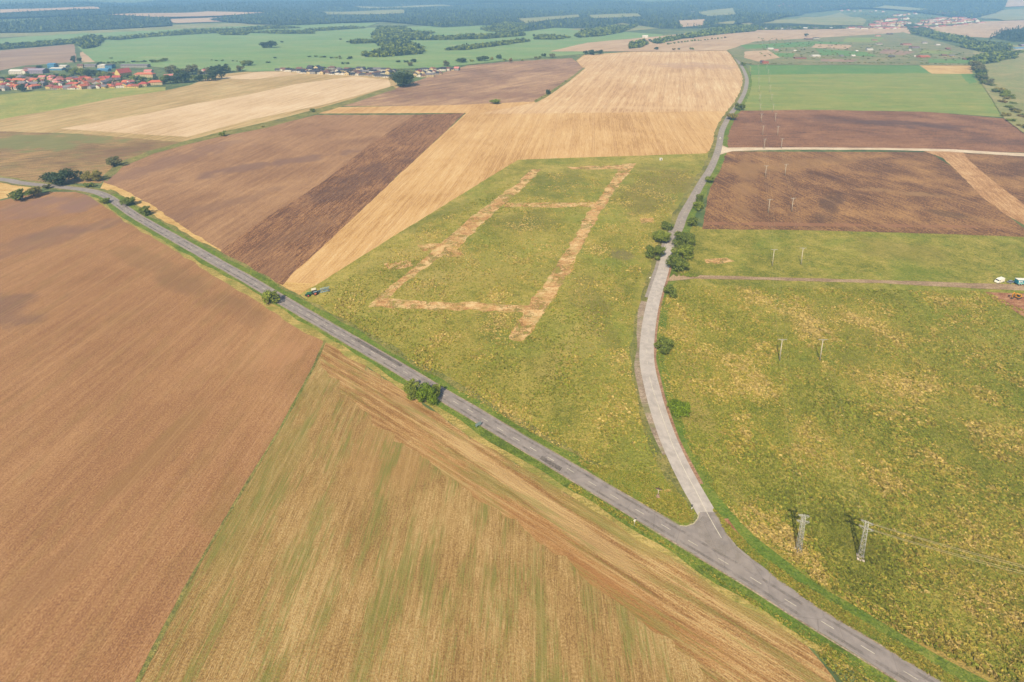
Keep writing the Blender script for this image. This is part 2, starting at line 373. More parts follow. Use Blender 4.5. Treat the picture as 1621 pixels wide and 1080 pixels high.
m_g1 = mat_grass('lucerne', [(140, 150, 78), (160, 168, 88), (182, 180, 100), (206, 196, 124)], (60, 16, 5, 2), straw_amt=.35, dark_amt=.3, bump=0)
m_m2 = mat_field('weedy_fallow', (134, 108, 76), (168, 138, 96), (204, 170, 118), px_dir((0, 240), (300, 215)), 60, (40, 4), (9, 1.2), 1.2, (1.0, 1.0, .9, .7), weeds=(132, 138, 84), weed_amt=.45,
    lst=[((60, 225), (200, 222), 42, (140, 146, 92), .8), ((200, 240), (280, 228), 26, (140, 108, 84), .6)])
m_b1 = mat_field('brown_field', (142, 110, 92), (176, 140, 116), (210, 176, 142), px_dir((560, 160), (880, 110)), 130, (90, 12), (20, 2.5), 3, (.9, .9, .7, .4), weeds=(198, 170, 124), weed_amt=.35,
    lst=[((760, 150), (870, 150), 40, (152, 116, 100), .5)])
m_r1 = mat_field('dark_ploughland', (112, 80, 62), (156, 113, 86), (186, 142, 108), px_dir((1200, 200), (1500, 205)), 60, (26, 6), (5, 1.4), 1.4, (.8, .6, .7, .9), bump=.25, lst=[
    ((1450, 198), (1560, 205), 24, (92, 74, 76), .55), ((1330, 190), (1420, 192), 20, (110, 84, 78), .4), ((1560, 222), (1640, 226), 22, (98, 76, 72), .4)])
m_r2 = mat_field('brown_fallow_soil', (108, 78, 58), (150, 111, 79), (196, 154, 104), px_dir((1250, 255), (1500, 352)), 40, (22, 3), (5, 1), 1.2, (1.1, .7, .8, 1.0), bump=.25, lst=[
    ((1180, 290), (1170, 360), 9, (176, 138, 96), .5), ((1440, 306), (1540, 315), 7, (186, 150, 108), .6), ((1240, 262), (1350, 252), 14, (168, 132, 92), .5), ((1310, 330), (1330, 300), 9, (92, 72, 64), .6), ((1500, 340), (1560, 350), 7, (104, 84, 64), .5), ((1300, 356), (1600, 360), 3, (172, 126, 98), .7)],
    tram=(27, .8, (176, 138, 104), .5))
m_tanroad = mat_field('bare_sandy_soil', (172, 130, 92), (204, 160, 116), (232, 196, 152), px_dir((1500, 250), (1610, 340)), 20, (20, 2), (4, .6), .8)
m_white = mat_field('pale_limestone_track', (206, 186, 166), (236, 216, 194), (250, 240, 226), 0, 20, (20, 2), (4, .6), .8, bump=.05)
m_greytrack = mat_field('gravel_track', (146, 124, 102), (178, 152, 126), (208, 186, 158), 0, 20, (20, .8), (4, .5), .8, bump=.05)
m_pink = mat_field('stripped_soil', (156, 106, 82), (188, 136, 106), (214, 172, 136), 0, 9, (6, 2), (2, .6), .6, bump=.3)
m_g2 = mat_grass('young_green_crop', [(124, 146, 76), (146, 162, 86), (168, 174, 96), (188, 182, 112)], (110, 26, 7, 2), straw=(182, 178, 112), straw_amt=.5, darkc=(108, 142, 76), dark_amt=.6, bump=0, stretch=4.5)
m_g2d = mat_grass('green_crop_strip', [(104, 146, 76), (112, 152, 80), (126, 162, 86), (140, 166, 92)], (110, 26, 7, 2), straw_amt=.1, dark_amt=.4, bump=0)
m_mead = mat_grass('meadow_sward', [(132, 138, 54), (166, 162, 70), (192, 180, 90), (216, 196, 118)], (42, 12, 3.4, .9), lst=[
    ((760, 420), (660, 400), 26, (186, 172, 92), .4), ((700, 560), (560, 500), 24, (172, 162, 72), .35), ((930, 470), (920, 430), 10, (150, 142, 80), .45), ((960, 520), (940, 470), 6, (132, 128, 60), .5),
    ((880, 290), (950, 285), 40, (124, 132, 58), .6), ((1040, 300), (990, 340), 34, (142, 132, 70), .65), ((840, 350), (920, 352), 20, (126, 130, 58), .6), ((985, 402), (1005, 404), 8, (150, 136, 100), .6), ((640, 400), (580, 430), 12, (206, 188, 112), .55), ((700, 440), (640, 460), 9, (208, 190, 116), .5), ((690, 345), (760, 310), 12, (124, 134, 60), .5), ((900, 560), (840, 600), 9, (202, 182, 108), .4), ((1000, 680), (1040, 760), 9, (150, 158, 66), .5)], straw=(206, 178, 104))
m_mead2 = mat_grass('rough_pasture', [(112, 122, 38), (152, 154, 58), (182, 174, 80), (212, 194, 112)], (34, 10, 3.2, .9), lst=[
    ((1088, 560), (1080, 470), 6, (208, 182, 114), .45), ((1130, 690), (1100, 610), 4, (208, 184, 116), .4), ((1350, 540), (1240, 500), 30, (156, 144, 72), .4), ((1450, 900), (1330, 860), 7, (130, 120, 48), .5), ((1500, 560), (1400, 520), 24, (150, 148, 60), .4),
    ((1250, 900), (1170, 830), 3, (196, 170, 96), .7), ((1420, 990), (1280, 910), 2.5, (196, 166, 98), .7), ((1540, 700), (1440, 620), 26, (112, 122, 38), .4), ((1430, 395), (1340, 380), 22, (150, 142, 72), .4)], straw=(200, 180, 106), darkc=(92, 102, 36), dark_amt=.6, straw_amt=.45)
m_bare = mat_field('scraped_tan_soil', (196, 150, 98), (232, 188, 130), (250, 220, 168), 0, 9, (5, 2.0), (2, .7), .7, (1.5, 1.0, 1.0, .9), bump=.3, weeds=(160, 160, 76), weed_amt=.5, wsc=(9, 6, 2.2), alpha=(9, .33, .52))
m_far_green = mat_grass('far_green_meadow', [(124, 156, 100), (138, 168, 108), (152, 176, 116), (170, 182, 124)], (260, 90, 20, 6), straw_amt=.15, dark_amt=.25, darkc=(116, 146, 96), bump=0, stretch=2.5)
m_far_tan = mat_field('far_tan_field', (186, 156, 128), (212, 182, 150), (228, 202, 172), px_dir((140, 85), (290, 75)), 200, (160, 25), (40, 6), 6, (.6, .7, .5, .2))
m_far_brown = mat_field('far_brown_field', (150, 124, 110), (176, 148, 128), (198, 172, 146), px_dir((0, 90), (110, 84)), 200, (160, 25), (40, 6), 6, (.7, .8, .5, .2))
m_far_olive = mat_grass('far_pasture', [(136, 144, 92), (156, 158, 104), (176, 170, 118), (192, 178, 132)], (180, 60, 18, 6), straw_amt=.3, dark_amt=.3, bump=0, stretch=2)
m_plots = mat_grass('garden_plots', [(112, 124, 84), (138, 144, 96), (164, 156, 110), (188, 172, 130)], (90, 34, 12, 5), straw=(200, 180, 142), straw_amt=.6, darkc=(92, 108, 72), dark_amt=.7, bump=0, stretch=2)
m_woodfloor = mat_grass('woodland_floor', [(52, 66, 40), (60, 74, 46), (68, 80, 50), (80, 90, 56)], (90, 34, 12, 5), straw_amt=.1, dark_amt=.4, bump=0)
m_verge = mat_grass('roadside_grass', [(96, 116, 38), (118, 140, 50), (138, 154, 62), (168, 170, 84)], (30, 7, 2.2, .7), straw=(176, 172, 90), straw_amt=.35, darkc=(84, 112, 36), dark_amt=.5, bump=.4)
m_ditch = mat_grass('weedy_strip', [(110, 112, 62), (136, 136, 76), (164, 158, 92), (192, 178, 112)], (20, 6, 2.2, .8), straw_amt=.5, bump=.4)

def S(name, px, m, L, lab=None, **k): return sheet(name, px, m, L, label=lab, **k)
# --- far land (layers small; it lies over the hills)
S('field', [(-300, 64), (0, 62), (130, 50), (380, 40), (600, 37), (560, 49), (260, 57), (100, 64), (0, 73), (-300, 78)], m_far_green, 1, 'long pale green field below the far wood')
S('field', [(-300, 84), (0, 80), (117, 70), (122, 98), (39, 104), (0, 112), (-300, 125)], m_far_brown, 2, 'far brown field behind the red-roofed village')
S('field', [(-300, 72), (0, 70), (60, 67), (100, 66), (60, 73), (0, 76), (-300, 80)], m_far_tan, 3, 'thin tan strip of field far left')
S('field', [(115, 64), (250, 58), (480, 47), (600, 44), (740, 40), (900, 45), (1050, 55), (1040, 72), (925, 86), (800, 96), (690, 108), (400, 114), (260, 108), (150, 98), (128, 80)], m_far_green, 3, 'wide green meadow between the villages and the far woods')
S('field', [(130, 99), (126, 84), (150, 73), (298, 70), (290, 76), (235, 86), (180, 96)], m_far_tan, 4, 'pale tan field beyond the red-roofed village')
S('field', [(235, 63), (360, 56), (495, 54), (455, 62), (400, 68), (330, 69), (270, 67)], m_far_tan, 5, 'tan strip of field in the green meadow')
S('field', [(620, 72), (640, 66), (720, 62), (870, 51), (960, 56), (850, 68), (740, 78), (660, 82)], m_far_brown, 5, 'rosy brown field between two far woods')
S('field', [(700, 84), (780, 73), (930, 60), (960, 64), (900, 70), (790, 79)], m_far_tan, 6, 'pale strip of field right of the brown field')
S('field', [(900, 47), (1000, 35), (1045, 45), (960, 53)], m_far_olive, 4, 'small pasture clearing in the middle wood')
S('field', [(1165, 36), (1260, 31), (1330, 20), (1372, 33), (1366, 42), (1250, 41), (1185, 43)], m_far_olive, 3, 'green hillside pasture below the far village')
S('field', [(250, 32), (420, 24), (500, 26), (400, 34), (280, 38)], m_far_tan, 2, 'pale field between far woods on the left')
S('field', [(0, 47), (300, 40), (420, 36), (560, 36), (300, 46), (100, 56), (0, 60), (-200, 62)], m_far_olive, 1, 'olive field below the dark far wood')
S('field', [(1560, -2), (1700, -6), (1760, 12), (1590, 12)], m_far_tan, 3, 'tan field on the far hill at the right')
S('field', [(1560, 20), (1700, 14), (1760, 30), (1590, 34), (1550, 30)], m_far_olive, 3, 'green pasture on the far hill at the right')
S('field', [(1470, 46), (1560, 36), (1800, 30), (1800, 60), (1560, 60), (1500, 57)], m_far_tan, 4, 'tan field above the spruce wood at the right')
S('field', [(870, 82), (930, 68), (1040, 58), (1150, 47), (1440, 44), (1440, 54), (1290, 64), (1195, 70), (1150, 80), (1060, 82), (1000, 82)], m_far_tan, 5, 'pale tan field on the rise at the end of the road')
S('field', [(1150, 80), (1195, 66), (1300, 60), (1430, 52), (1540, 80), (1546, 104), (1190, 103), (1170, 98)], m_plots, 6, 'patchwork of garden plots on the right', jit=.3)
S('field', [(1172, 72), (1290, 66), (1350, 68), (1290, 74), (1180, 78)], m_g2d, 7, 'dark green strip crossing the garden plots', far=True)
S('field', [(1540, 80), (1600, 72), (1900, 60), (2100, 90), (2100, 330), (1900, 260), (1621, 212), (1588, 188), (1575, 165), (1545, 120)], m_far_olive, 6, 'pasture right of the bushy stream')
# --- nearer land, all on the level
S('field', [(-400, 165), (0, 150), (60, 144), (150, 140), (262, 138), (262, 148), (181, 156), (104, 172), (0, 190), (-400, 240)], m_g1, 2, 'yellow green lucerne field in front of the red-roofed village')
S('field', [(-400, 240), (0, 189), (104, 171), (181, 155), (260, 144), (300, 135), (345, 118), (420, 111), (620, 122), (632, 138), (516, 176), (420, 202), (294, 226), (130, 212), (0, 209), (-400, 225)], m_tan, 3, 'dry tan stubble field with greenish streaks')
S('field', [(96, 204), (233, 180), (300, 166), (388, 151), (470, 133), (561, 121), (616, 127), (618, 137), (516, 165), (400, 189), (296, 217), (200, 211)], m_straw, 5, 'pale straw coloured stubble field')
S('field', [(345, 124), (420, 112), (480, 117), (400, 126)], m_straw, 5, 'small pale corner of stubble by the village trees')
S('field', [(-400, 226), (0, 208), (130, 212), (294, 226), (250, 238), (185, 264), (160, 290), (100, 291), (0, 282), (-400, 262)], m_m2, 4, 'weedy fallow field of brown and green')
S('field', [(-400, 275), (0, 288), (70, 297), (40, 306), (0, 316), (-400, 340)], m_gold, 4, 'golden patch of field left of the road bend')
S('field', [(530, 168), (620, 142), (690, 118), (740, 104), (800, 98), (905, 92), (924, 106), (897, 130), (864, 152), (845, 162), (700, 168)], m_b1, 4, 'brown field above the stubble')
S('field', [(1060, 81), (1150, 80), (1166, 95), (1178, 116), (1176, 142), (1166, 162), (1148, 188), (1136, 228), (1118, 243), (820, 253), (620, 376), (500, 452), (470, 466), (440, 452), (738, 179), (498, 180), (524, 170), (700, 167), (845, 161), (864, 151), (897, 129), (923, 108), (912, 96), (925, 87), (1000, 82)], m_s1, 4, 'broad golden stubble field with tramlines')
S('field', [(1060, 81), (1150, 80), (1166, 95), (1178, 116), (1176, 142), (1156, 176), (840, 180), (760, 180), (845, 163), (866, 152), (899, 129), (925, 108), (914, 96), (927, 88), (1000, 83)], m_s2, 5, 'paler upper part of the stubble field')
S('field', [(158, 300), (165, 288), (205, 300), (300, 360), (400, 420), (450, 446), (500, 450), (470, 470), (400, 452), (300, 396), (200, 334)], m_gold, 5, 'strip of golden stubble along the road')
S('field', [(501, 182), (660, 182), (580, 237), (510, 293), (402, 360), (352, 397), (300, 366), (235, 322), (200, 303), (165, 289), (162, 281), (195, 258), (290, 228), (350, 214), (420, 202)], m_p1, 6, 'light brown harrowed field', jit=1.1)
S('field', [(656, 182), (736, 179), (457, 441), (448, 452), (400, 427), (350, 398), (402, 357), (510, 290), (580, 233)], m_d1, 7, 'dark strip of freshly ploughed soil', jit=1.3)
S('field', [(-700, 420), (-300, 345), (0, 318), (40, 309), (80, 304), (120, 304), (152, 313), (180, 332), (230, 366), (300, 405), (400, 461), (470, 505), (517, 536), (497, 580), (442, 680), (392, 762), (332, 862), (290, 935), (250, 1012), (213, 1085), (120, 1300), (-900, 1500)], m_f1, 4, 'large smooth brown harrowed field at the left')
S('field', [(513, 536), (560, 566), (640, 621), (740, 688), (830, 742), (920, 795), (1000, 836), (1060, 868), (1100, 890), (1180, 940), (1230, 974), (1276, 1020), (1330, 1085), (1500, 1300), (100, 1400), (213, 1085), (250, 1012), (290, 935), (332, 862), (392, 762), (442, 680), (497, 580)], m_f2, 5, 'stubble field with green regrowth at the bottom')
S('field', [(513, 537), (560, 567), (640, 622), (740, 689), (830, 743), (920, 796), (1000, 837), (1060, 869), (1100, 891), (1180, 941), (1230, 975), (1276, 1021), (1330, 1086), (1480, 1290), (1300, 1300), (1150, 1090), (1040, 1000), (920, 910), (780, 805), (665, 722), (595, 670), (550, 625), (508, 582)], m_head, 6, 'stubble headland worked parallel to the main road', jit=3.0)
S('meadow', [(470, 462), (500, 449), (620, 374), (820, 251), (1120, 240), (1136, 242), (1100, 300), (1060, 370), (1030, 440), (1010, 500), (1006, 560), (1030, 660), (1070, 760), (1110, 826), (1060, 826), (960, 780), (860, 720), (760, 660), (640, 588), (540, 526)], m_mead, 4, 'yellow green meadow between the two roads')
S('meadow', [(1122, 362), (1300, 364), (1500, 370), (1900, 380), (2100, 400), (2300, 800), (2200, 1500), (1500, 1090), (1300, 970), (1200, 895), (1130, 820), (1060, 640), (1034, 560), (1038, 500), (1060, 400), (1090, 355)], m_mead2, 3, 'rough green pasture right of the side road')
S('field', [(1160, 176), (1300, 173), (1460, 176), (1590, 188), (1640, 214), (1900, 262), (2200, 330), (2200, 290), (1800, 258), (1621, 242), (1400, 237), (1140, 236), (1146, 205)], m_r1, 5, 'dark brown ploughed field above the pale track')
S('field', [(1142, 240), (1470, 241), (1505, 262), (1545, 300), (1600, 345), (1640, 376), (1500, 371), (1300, 365), (1112, 363), (1118, 325), (1128, 280)], m_r2, 5, 'brown fallow field below the pale track')
S('field', [(1518, 242), (1621, 248), (2200, 300), (2200, 460), (1900, 385), (1700, 372), (1621, 330), (1560, 282)], m_r2, 6, 'brown fallow field right of the sandy track')
S('dirt_track', [(1462, 239.5), (1524, 240.5), (1532, 252), (1556, 274), (1636, 335), (1800, 420), (1760, 440), (1621, 356), (1596, 343), (1553, 311), (1516, 272), (1492, 250)], m_tanroad, 8, 'wide sandy strip cut through the brown fields')
S('field', [(1187, 103), (1300, 102), (1540, 104), (1550, 125), (1580, 165), (1592, 186), (1460, 177), (1300, 174), (1172, 175), (1180, 148), (1189, 122)], m_g2, 6, 'green crop field above the dark ploughland')
S('field', [(1188, 103), (1455, 103), (1490, 116), (1300, 117), (1190, 119)], m_g2d, 7, 'brighter green strip at the top of the crop field')
S('field', [(1455, 103), (1538, 104), (1540, 117), (1475, 117)], m_gold, 8, 'straw coloured corner of the crop field')
S('field', [(1520, 117), (1541, 117), (1546, 131), (1534, 133)], m_g2d, 8, 'dark green patch beside the stream bushes')
S('bare_ground', [(1558, 462), (1640, 466), (1760, 474), (1760, 540), (1621, 503), (1600, 489), (1575, 476)], m_pink, 7, 'stripped reddish soil round the yellow digger', jit=.5)
for k, (p, lb) in enumerate([([(586, 481), (611, 460), (640, 437), (692, 390), (747, 343), (789, 312), (820, 290), (842, 268), (857, 268), (838, 288), (820, 305), (794, 327), (769, 349), (728, 392), (689, 415), (647, 443), (611, 474)], 'long scraped strip along the left of the meadow'),
        ([(584, 486), (602, 472), (640, 475), (740, 480), (840, 483), (836, 496), (760, 492), (700, 491), (640, 488)], 'cross strip at the near end of the scraped strips'),
        ([(804, 538), (829, 540), (850, 512), (872, 478), (905, 425), (925, 382), (950, 337), (975, 300), (1008, 258), (985, 260), (972, 280), (948, 315), (922, 352), (900, 393), (868, 440), (838, 480)], 'long scraped strip along the right of the meadow'),
        ([(800, 320.5), (870, 321), (944, 320.5), (944, 328), (870, 329), (800, 328)], 'thin scraped cross strip in the middle of the meadow'),
        ([(896, 264), (1003, 261), (1003, 267.5), (905, 269)], 'short scraped cross strip at the top of the meadow')]):
    S('bare_ground', p, m_bare, 7 + (k % 2), lb, jit=1.9)
for p, lb in [([(660, 388), (700, 385), (706, 394), (668, 398)], 'bare patch left of the upper scraped strip'), ([(610, 418), (650, 412), (655, 422), (618, 428)], 'bare patch left of the lower scraped strip'), ([(700, 400), (730, 396), (735, 404), (706, 409)], 'bare patch inside the scraped outline')]:
    S('bare_ground', p, m_bare, 7, lb, jit=2.0)
S('bare_ground', [(1115, 411), (1150, 408), (1162, 414), (1140, 418), (1118, 417)], m_bare, 7, 'small bare tan patch in the pasture', jit=.5)
S('bare_ground', [(1013, 346), (1035, 345), (1036, 352), (1016, 355)], m_bare, 7, 'bare patch beside the roadside trees', jit=.5)
S('weed_strip', [(158, 284), (185, 258), (240, 238), (292, 224), (350, 209), (420, 194), (500, 173), (560, 156), (622, 136), (627, 141), (560, 163), (500, 181), (420, 203), (350, 216), (292, 230), (245, 243), (195, 264), (170, 287)], m_ditch, 9, 'weedy ditch between the stubble and the harrowed field')
S('weed_strip', [(845, 160), (864, 149), (897, 127), (924, 107), (927, 108), (900, 130), (867, 153), (848, 163)], m_ditch, 9, 'grassy edge of the upper brown field', jit=.3)
S('weed_strip', [(513, 538), (517, 540), (498, 582), (444, 682), (394.5, 763), (335, 862), (296, 935), (257, 1012), (219, 1085), (211, 1085), (249, 1010), (289, 934), (330.5, 862), (391, 761.5), (441.5, 679.5), (495.5, 579)], m_ditch, 9, 'thin weedy line between the brown field and the stubble', jit=.3)

# ------------------------------------------------------------------ ROADS
def gl(px): return spline([G(*p) for p in px], 4)
R1 = gl([(-300, 262), (-100, 274), (0, 284), (28, 289), (56, 292.5), (83, 294.8), (111, 298), (133, 300.5), (155.6, 305.5), (172, 312.8), (189, 324.4), (211, 339.7), (236, 354.6), (264, 370.3), (291.7, 386), (319.4, 401.6), (347, 417.5), (375, 433), (403, 449), (451.4, 478.2), (488, 499.6), (529, 523.5), (559, 541), (590, 559), (642, 589.6), (700, 625), (744.4, 651.1), (792, 680), (860, 720), (937.7, 766.5), (972.7, 787.5), (1012.7, 811.2), (1053.8, 835.2), (1097, 861), (1145, 889.7), (1196.3, 920.2), (1251, 955), (1310, 990.7), (1373.3, 1029.5), (1441.4, 1070.4), (1530, 1125), (1700, 1230)])
R2 = gl([(1150, 72), (1157.5, 80), (1165, 92), (1175.6, 108), (1182, 124), (1181, 138), (1177, 150), (1168, 166), (1156, 182), (1148, 196), (1142, 210), (1137.5, 235), (1127, 263), (1110, 291), (1096, 316), (1082, 340), (1073.9, 362), (1064.4, 379), (1057.8, 396), (1049.4, 429), (1039.5, 460), (1032, 488), (1025.6, 529), (1024, 571), (1032, 613), (1043.3, 654), (1058.5, 697), (1078, 740), (1093, 769), (1108, 795), (1120, 815), (1135, 842), (1150, 868), (1165, 890)])
def mat_road(name, base, patch, crack=.35):
    N = NT(name); p = N.pos(); n = N.noise(p, .35, 4, .6); g = N.noise(p, 6, 2, .7); b = N.noise(p, .06, 3, .6)
    c = N.mix(N.step(n, .3, .7), alb([v * .92 for v in base]), alb([v * 1.06 for v in base])); c = N.mix(N.math('MULTIPLY', N.step(b, .5, .62), .5), c, alb(patch))
    c = N.mix(N.math('MULTIPLY', N.step(g, .45, .8), .35), c, alb([v * 1.18 for v in base]))
    v = N.n('ShaderNodeTexVoronoi', feature='DISTANCE_TO_EDGE'); N.put(v.inputs['Vector'], p); v.inputs['Scale'].default_value = .11
    c = N.mix(N.math('MULTIPLY', N.math('SUBTRACT', 1.0, N.step(v.outputs[0], .0, .012)), crack), c, alb((92, 84, 84)))
    N.col(c); N.b.inputs['Roughness'].default_value = .85; N.bump(g, .01); return N.m
m_asph = mat_road('worn_asphalt', (164, 157, 160), (176, 168, 168)); m_asph_l = mat_road('new_pale_asphalt', (204, 198, 200), (210, 204, 206), .05); m_asph_o = mat_road('old_grey_asphalt', (172, 164, 162), (190, 180, 174), .4)
m_paint = mat_field('road_paint', (214, 210, 204), (236, 232, 226), (246, 244, 240), 0, 20, (3, 1), (1, .2), .3, bump=0)
m_shoulder = mat_field('gravel_shoulder', (150, 132, 120), (178, 160, 146), (206, 190, 174), 0, 9, (6, .8), (1.5, .5), .5, weeds=(132, 144, 80), weed_amt=.6, bump=.15)
m_red = mat_field('reddish_soil', (152, 116, 96), (182, 144, 120), (206, 174, 148), 0, 9, (6, .8), (1.5, .5), .5, bump=.15)
W1 = 3.0; W2 = 3.35
def nearest(P, q): return min(range(len(P)), key=lambda i: (P[i] - q).length)
i1a = nearest(R1, G(155, 305)); i1b = nearest(R1, G(1062, 840))
ribbon('verge', R1[i1a:], W1 - .1, lambda t: 6.0 + .9 * math.sin(9 * t), m_verge, 10, 1.3, 'green grass verge on the stubble side of the main road', 1)
ribbon('verge', R1[i1a:i1b + 1], lambda t: -6.6 - .7 * math.sin(14 * t), -W1 + .1, m_verge, 10, 1.6, 'green grass verge on the meadow side of the main road', 2)
m_fringe = mat_field('dry_verge_fringe', (150, 142, 74), (190, 172, 98), (216, 194, 126), 0, 9, (5, 1.2), (2, .6), .6, (1, .8, .9, 1.0), weeds=(140, 152, 70), weed_amt=.7, bump=.2)
ribbon('verge', R1[i1a:], 4.5, 8.6, m_fringe, 8, 1.8, 'dry grass fringe on the stubble side of the main road', 21)
ribbon('verge', R1[i1a:i1b + 1], -8.6, -4.5, m_ditch, 8, 1.8, 'weedy fringe on the meadow side of the main road', 22)
ribbon('verge', R1[:i1a + 4], -6.5, 6.0, m_ditch, 10, 1.2, 'weedy verge along the far end of the main road', 3)
i2j = nearest(R1, G(1180, 890))
ribbon('verge', R1[i2j:], -9.5, -W1 + .1, m_verge, 11, 1.6, 'wide green verge below the pylons', 4)
j0, j1 = nearest(R2, G(1120, 815)), nearest(R2, G(1137, 238))
jl = nearest(R2, G(1060, 385)); jm = nearest(R2, G(1034, 480))
ribbon('verge', R2[j1:j0 + 1], W2 - .1, lambda t: 6.5 + 1.5 * math.sin(7 * t), m_ditch, 9, 1.5, 'weedy verge left of the side road', 5) if 0 else None
def off(side, a, b): return (min(side * a, side * b), max(side * a, side * b))
# R2 runs towards the camera, so its right hand (+) is the left side of the photograph
ribbon('verge', R2[:j0 + 6], 3.2, lambda t: 7.5, m_ditch, 9, 1.5, 'weedy verge along the left of the side road', 5)
ribbon('verge', R2[:j0 - 1], lambda t: -8.5, -3.2, m_verge, 9, 1.8, 'grass verge along the right of the side road', 6)
ribbon('gravel_shoulder', R2[jm:j0 - 3], 3.3, lambda t: 5.6 + .8 * math.sin(11 * t), m_shoulder, 12, .9, 'rough gravel strip left of the side road', 7)
ribbon('gravel_shoulder', R2[jl - 5:jm], 3.3, lambda t: 5.2, m_asph_o, 12, .3, 'strip of old asphalt left of the new surface', 8)
ribbon('soil_strip', R2[jl:j0 - 1], lambda t: -4.5, -3.3, m_red, 12, .4, 'reddish soil strip right of the side road', 9)
ribbon('road', R1, -W1, W1, m_asph, 14, .12, 'main road of worn grey asphalt')
ribbon('road_edge', R1, -W1 - .45, -W1 + .02, m_shoulder, 13, .15, 'sandy edge on the far side of the main road', 11)
ribbon('road_edge', R1, W1 - .02, W1 + .45, m_shoulder, 13, .15, 'sandy edge on the near side of the main road', 12)
ribbon('road', R2[:j0 + 10], -3.3, 3.3, m_asph_o, 13, .12, 'older grey upper part of the side road', 10)
ribbon('road', R2[jl:j0 + 1], -3.3, 3.3, m_asph_l, 15, .05, 'pale resurfaced part of the side road', 11)
S('road_junction', [(1040, 828), (1060, 831), (1072, 832.5), (1086, 834), (1098, 830), (1104.5, 822), (1108, 811.5), (1135, 811.5), (1142, 830), (1152, 849), (1164, 864), (1180, 877), (1205, 896), (1240, 923), (1290, 958), (1250, 955), (1180, 912), (1110, 870)], m_asph, 16, 'flared asphalt mouth of the junction', jit=.05)
S('soil_strip', [(1145, 822), (1152, 822), (1166, 842), (1178, 858), (1174, 864), (1160, 856), (1150, 840)], m_pink, 14, 'washed out soil at the corner of the junction', jit=.4)
m_tip = mat_grass('lush_grass', [(110, 128, 44), (138, 150, 56), (156, 164, 68), (178, 176, 84)], (30, 7, 2.2, .7), straw_amt=.3, dark_amt=.4, bump=.4)
S('verge', [(915, 735), (985, 745), (1030, 748), (1062, 760), (1082, 788), (1100, 812), (1102, 822), (1098, 829), (1086, 833), (1072, 831.5), (1045, 822), (1000, 799), (960, 774)], m_tip, 8, 'lush grass tip between the two roads', jit=1.0)
S('verge', [(1092, 742), (1108, 742), (1138, 785), (1168, 822), (1195, 850), (1240, 884), (1290, 922), (1320, 944), (1276, 948), (1230, 915), (1192, 884), (1172, 864), (1152, 842), (1136, 812), (1112, 775)], m_verge, 8, 'green verge round the outer corner of the junction', jit=.6)
S('dirt_track', [(1066, 435), (1200, 438.5), (1400, 444), (1560, 449), (1700, 454), (1900, 464), (1900, 474), (1700, 463), (1560, 458), (1400, 449), (1200, 443.5), (1100, 441.5), (1050, 447)], m_greytrack, 10, 'narrow farm track crossing the pasture', jit=.5)
S('dirt_track', [(1139, 228), (1152, 234), (1250, 233.6), (1400, 234.4), (1500, 236.5), (1621, 243), (1800, 254), (2200, 284), (2200, 292), (1800, 260), (1621, 248), (1500, 240.2), (1400, 237.6), (1250, 237.2), (1160, 239.5), (1136, 246)], m_white, 11, 'pale limestone track between the dark fields', jit=.5)
ribbon('dirt_track', [G(1210, 102.4), G(1300, 101.6), G(1400, 102), G(1440, 102.3)], -1, 1.2, m_greytrack, 12, .1, 'faint path above the crop field')
m_dust = mat_field('dust_on_asphalt', (170, 162, 160), (184, 176, 172), (198, 190, 184), 0, 9, (6, .8), (1.5, .5), .5, bump=0, alpha=(7, .3, .95))
m_seal = mat_field('dark_seal_patch', (118, 112, 112), (130, 124, 124), (144, 136, 134), 0, 9, (6, .8), (1.5, .5), .5, bump=0, alpha=(3, .3, .5))
m_wear = mat_field('polished_wheel_tracks', (148, 141, 142), (157, 150, 150), (166, 158, 156), 0, 9, (6, .8), (1.5, .5), .5, bump=0, alpha=(7, .35, .8))
m_curb = mat_field('pale_edge_stones', (190, 184, 160), (212, 206, 182), (228, 222, 200), 0, 9, (6, .8), (1.5, .5), .5, bump=0)
S('road_dust', [(1098, 832), (1112, 818), (1130, 822), (1150, 850), (1172, 874), (1210, 906), (1190, 905), (1140, 878), (1108, 852)], m_dust, 19, 'dusty wear in the mouth of the junction', jit=.3)
for a_, b_, o0, o1, l_ in [((560, 541), (640, 588), -2.6, -.9, 'dark repaired strip on the main road'), ((850, 716), (905, 748), .8, 2.5, 'short dark repaired strip before the junction')]:
    ribbon('road_patch', R1[nearest(R1, G(*a_)):nearest(R1, G(*b_))], o0, o1, m_seal, 18, .2, l_)
for o0, o1 in ((-2.1, -1.3), (1.3, 2.1)): ribbon('wheel_wear', R1[i1a:], o0, o1, m_wear, 17, .15, 'polished wheel tracks on the main road')
ribbon('road_edge', gl([(1076, 833), (1086, 834), (1098, 830), (1104.5, 822), (1107, 812)]), -.15, .15, m_curb, 20, .05, 'pale edge stones round the grass tip')
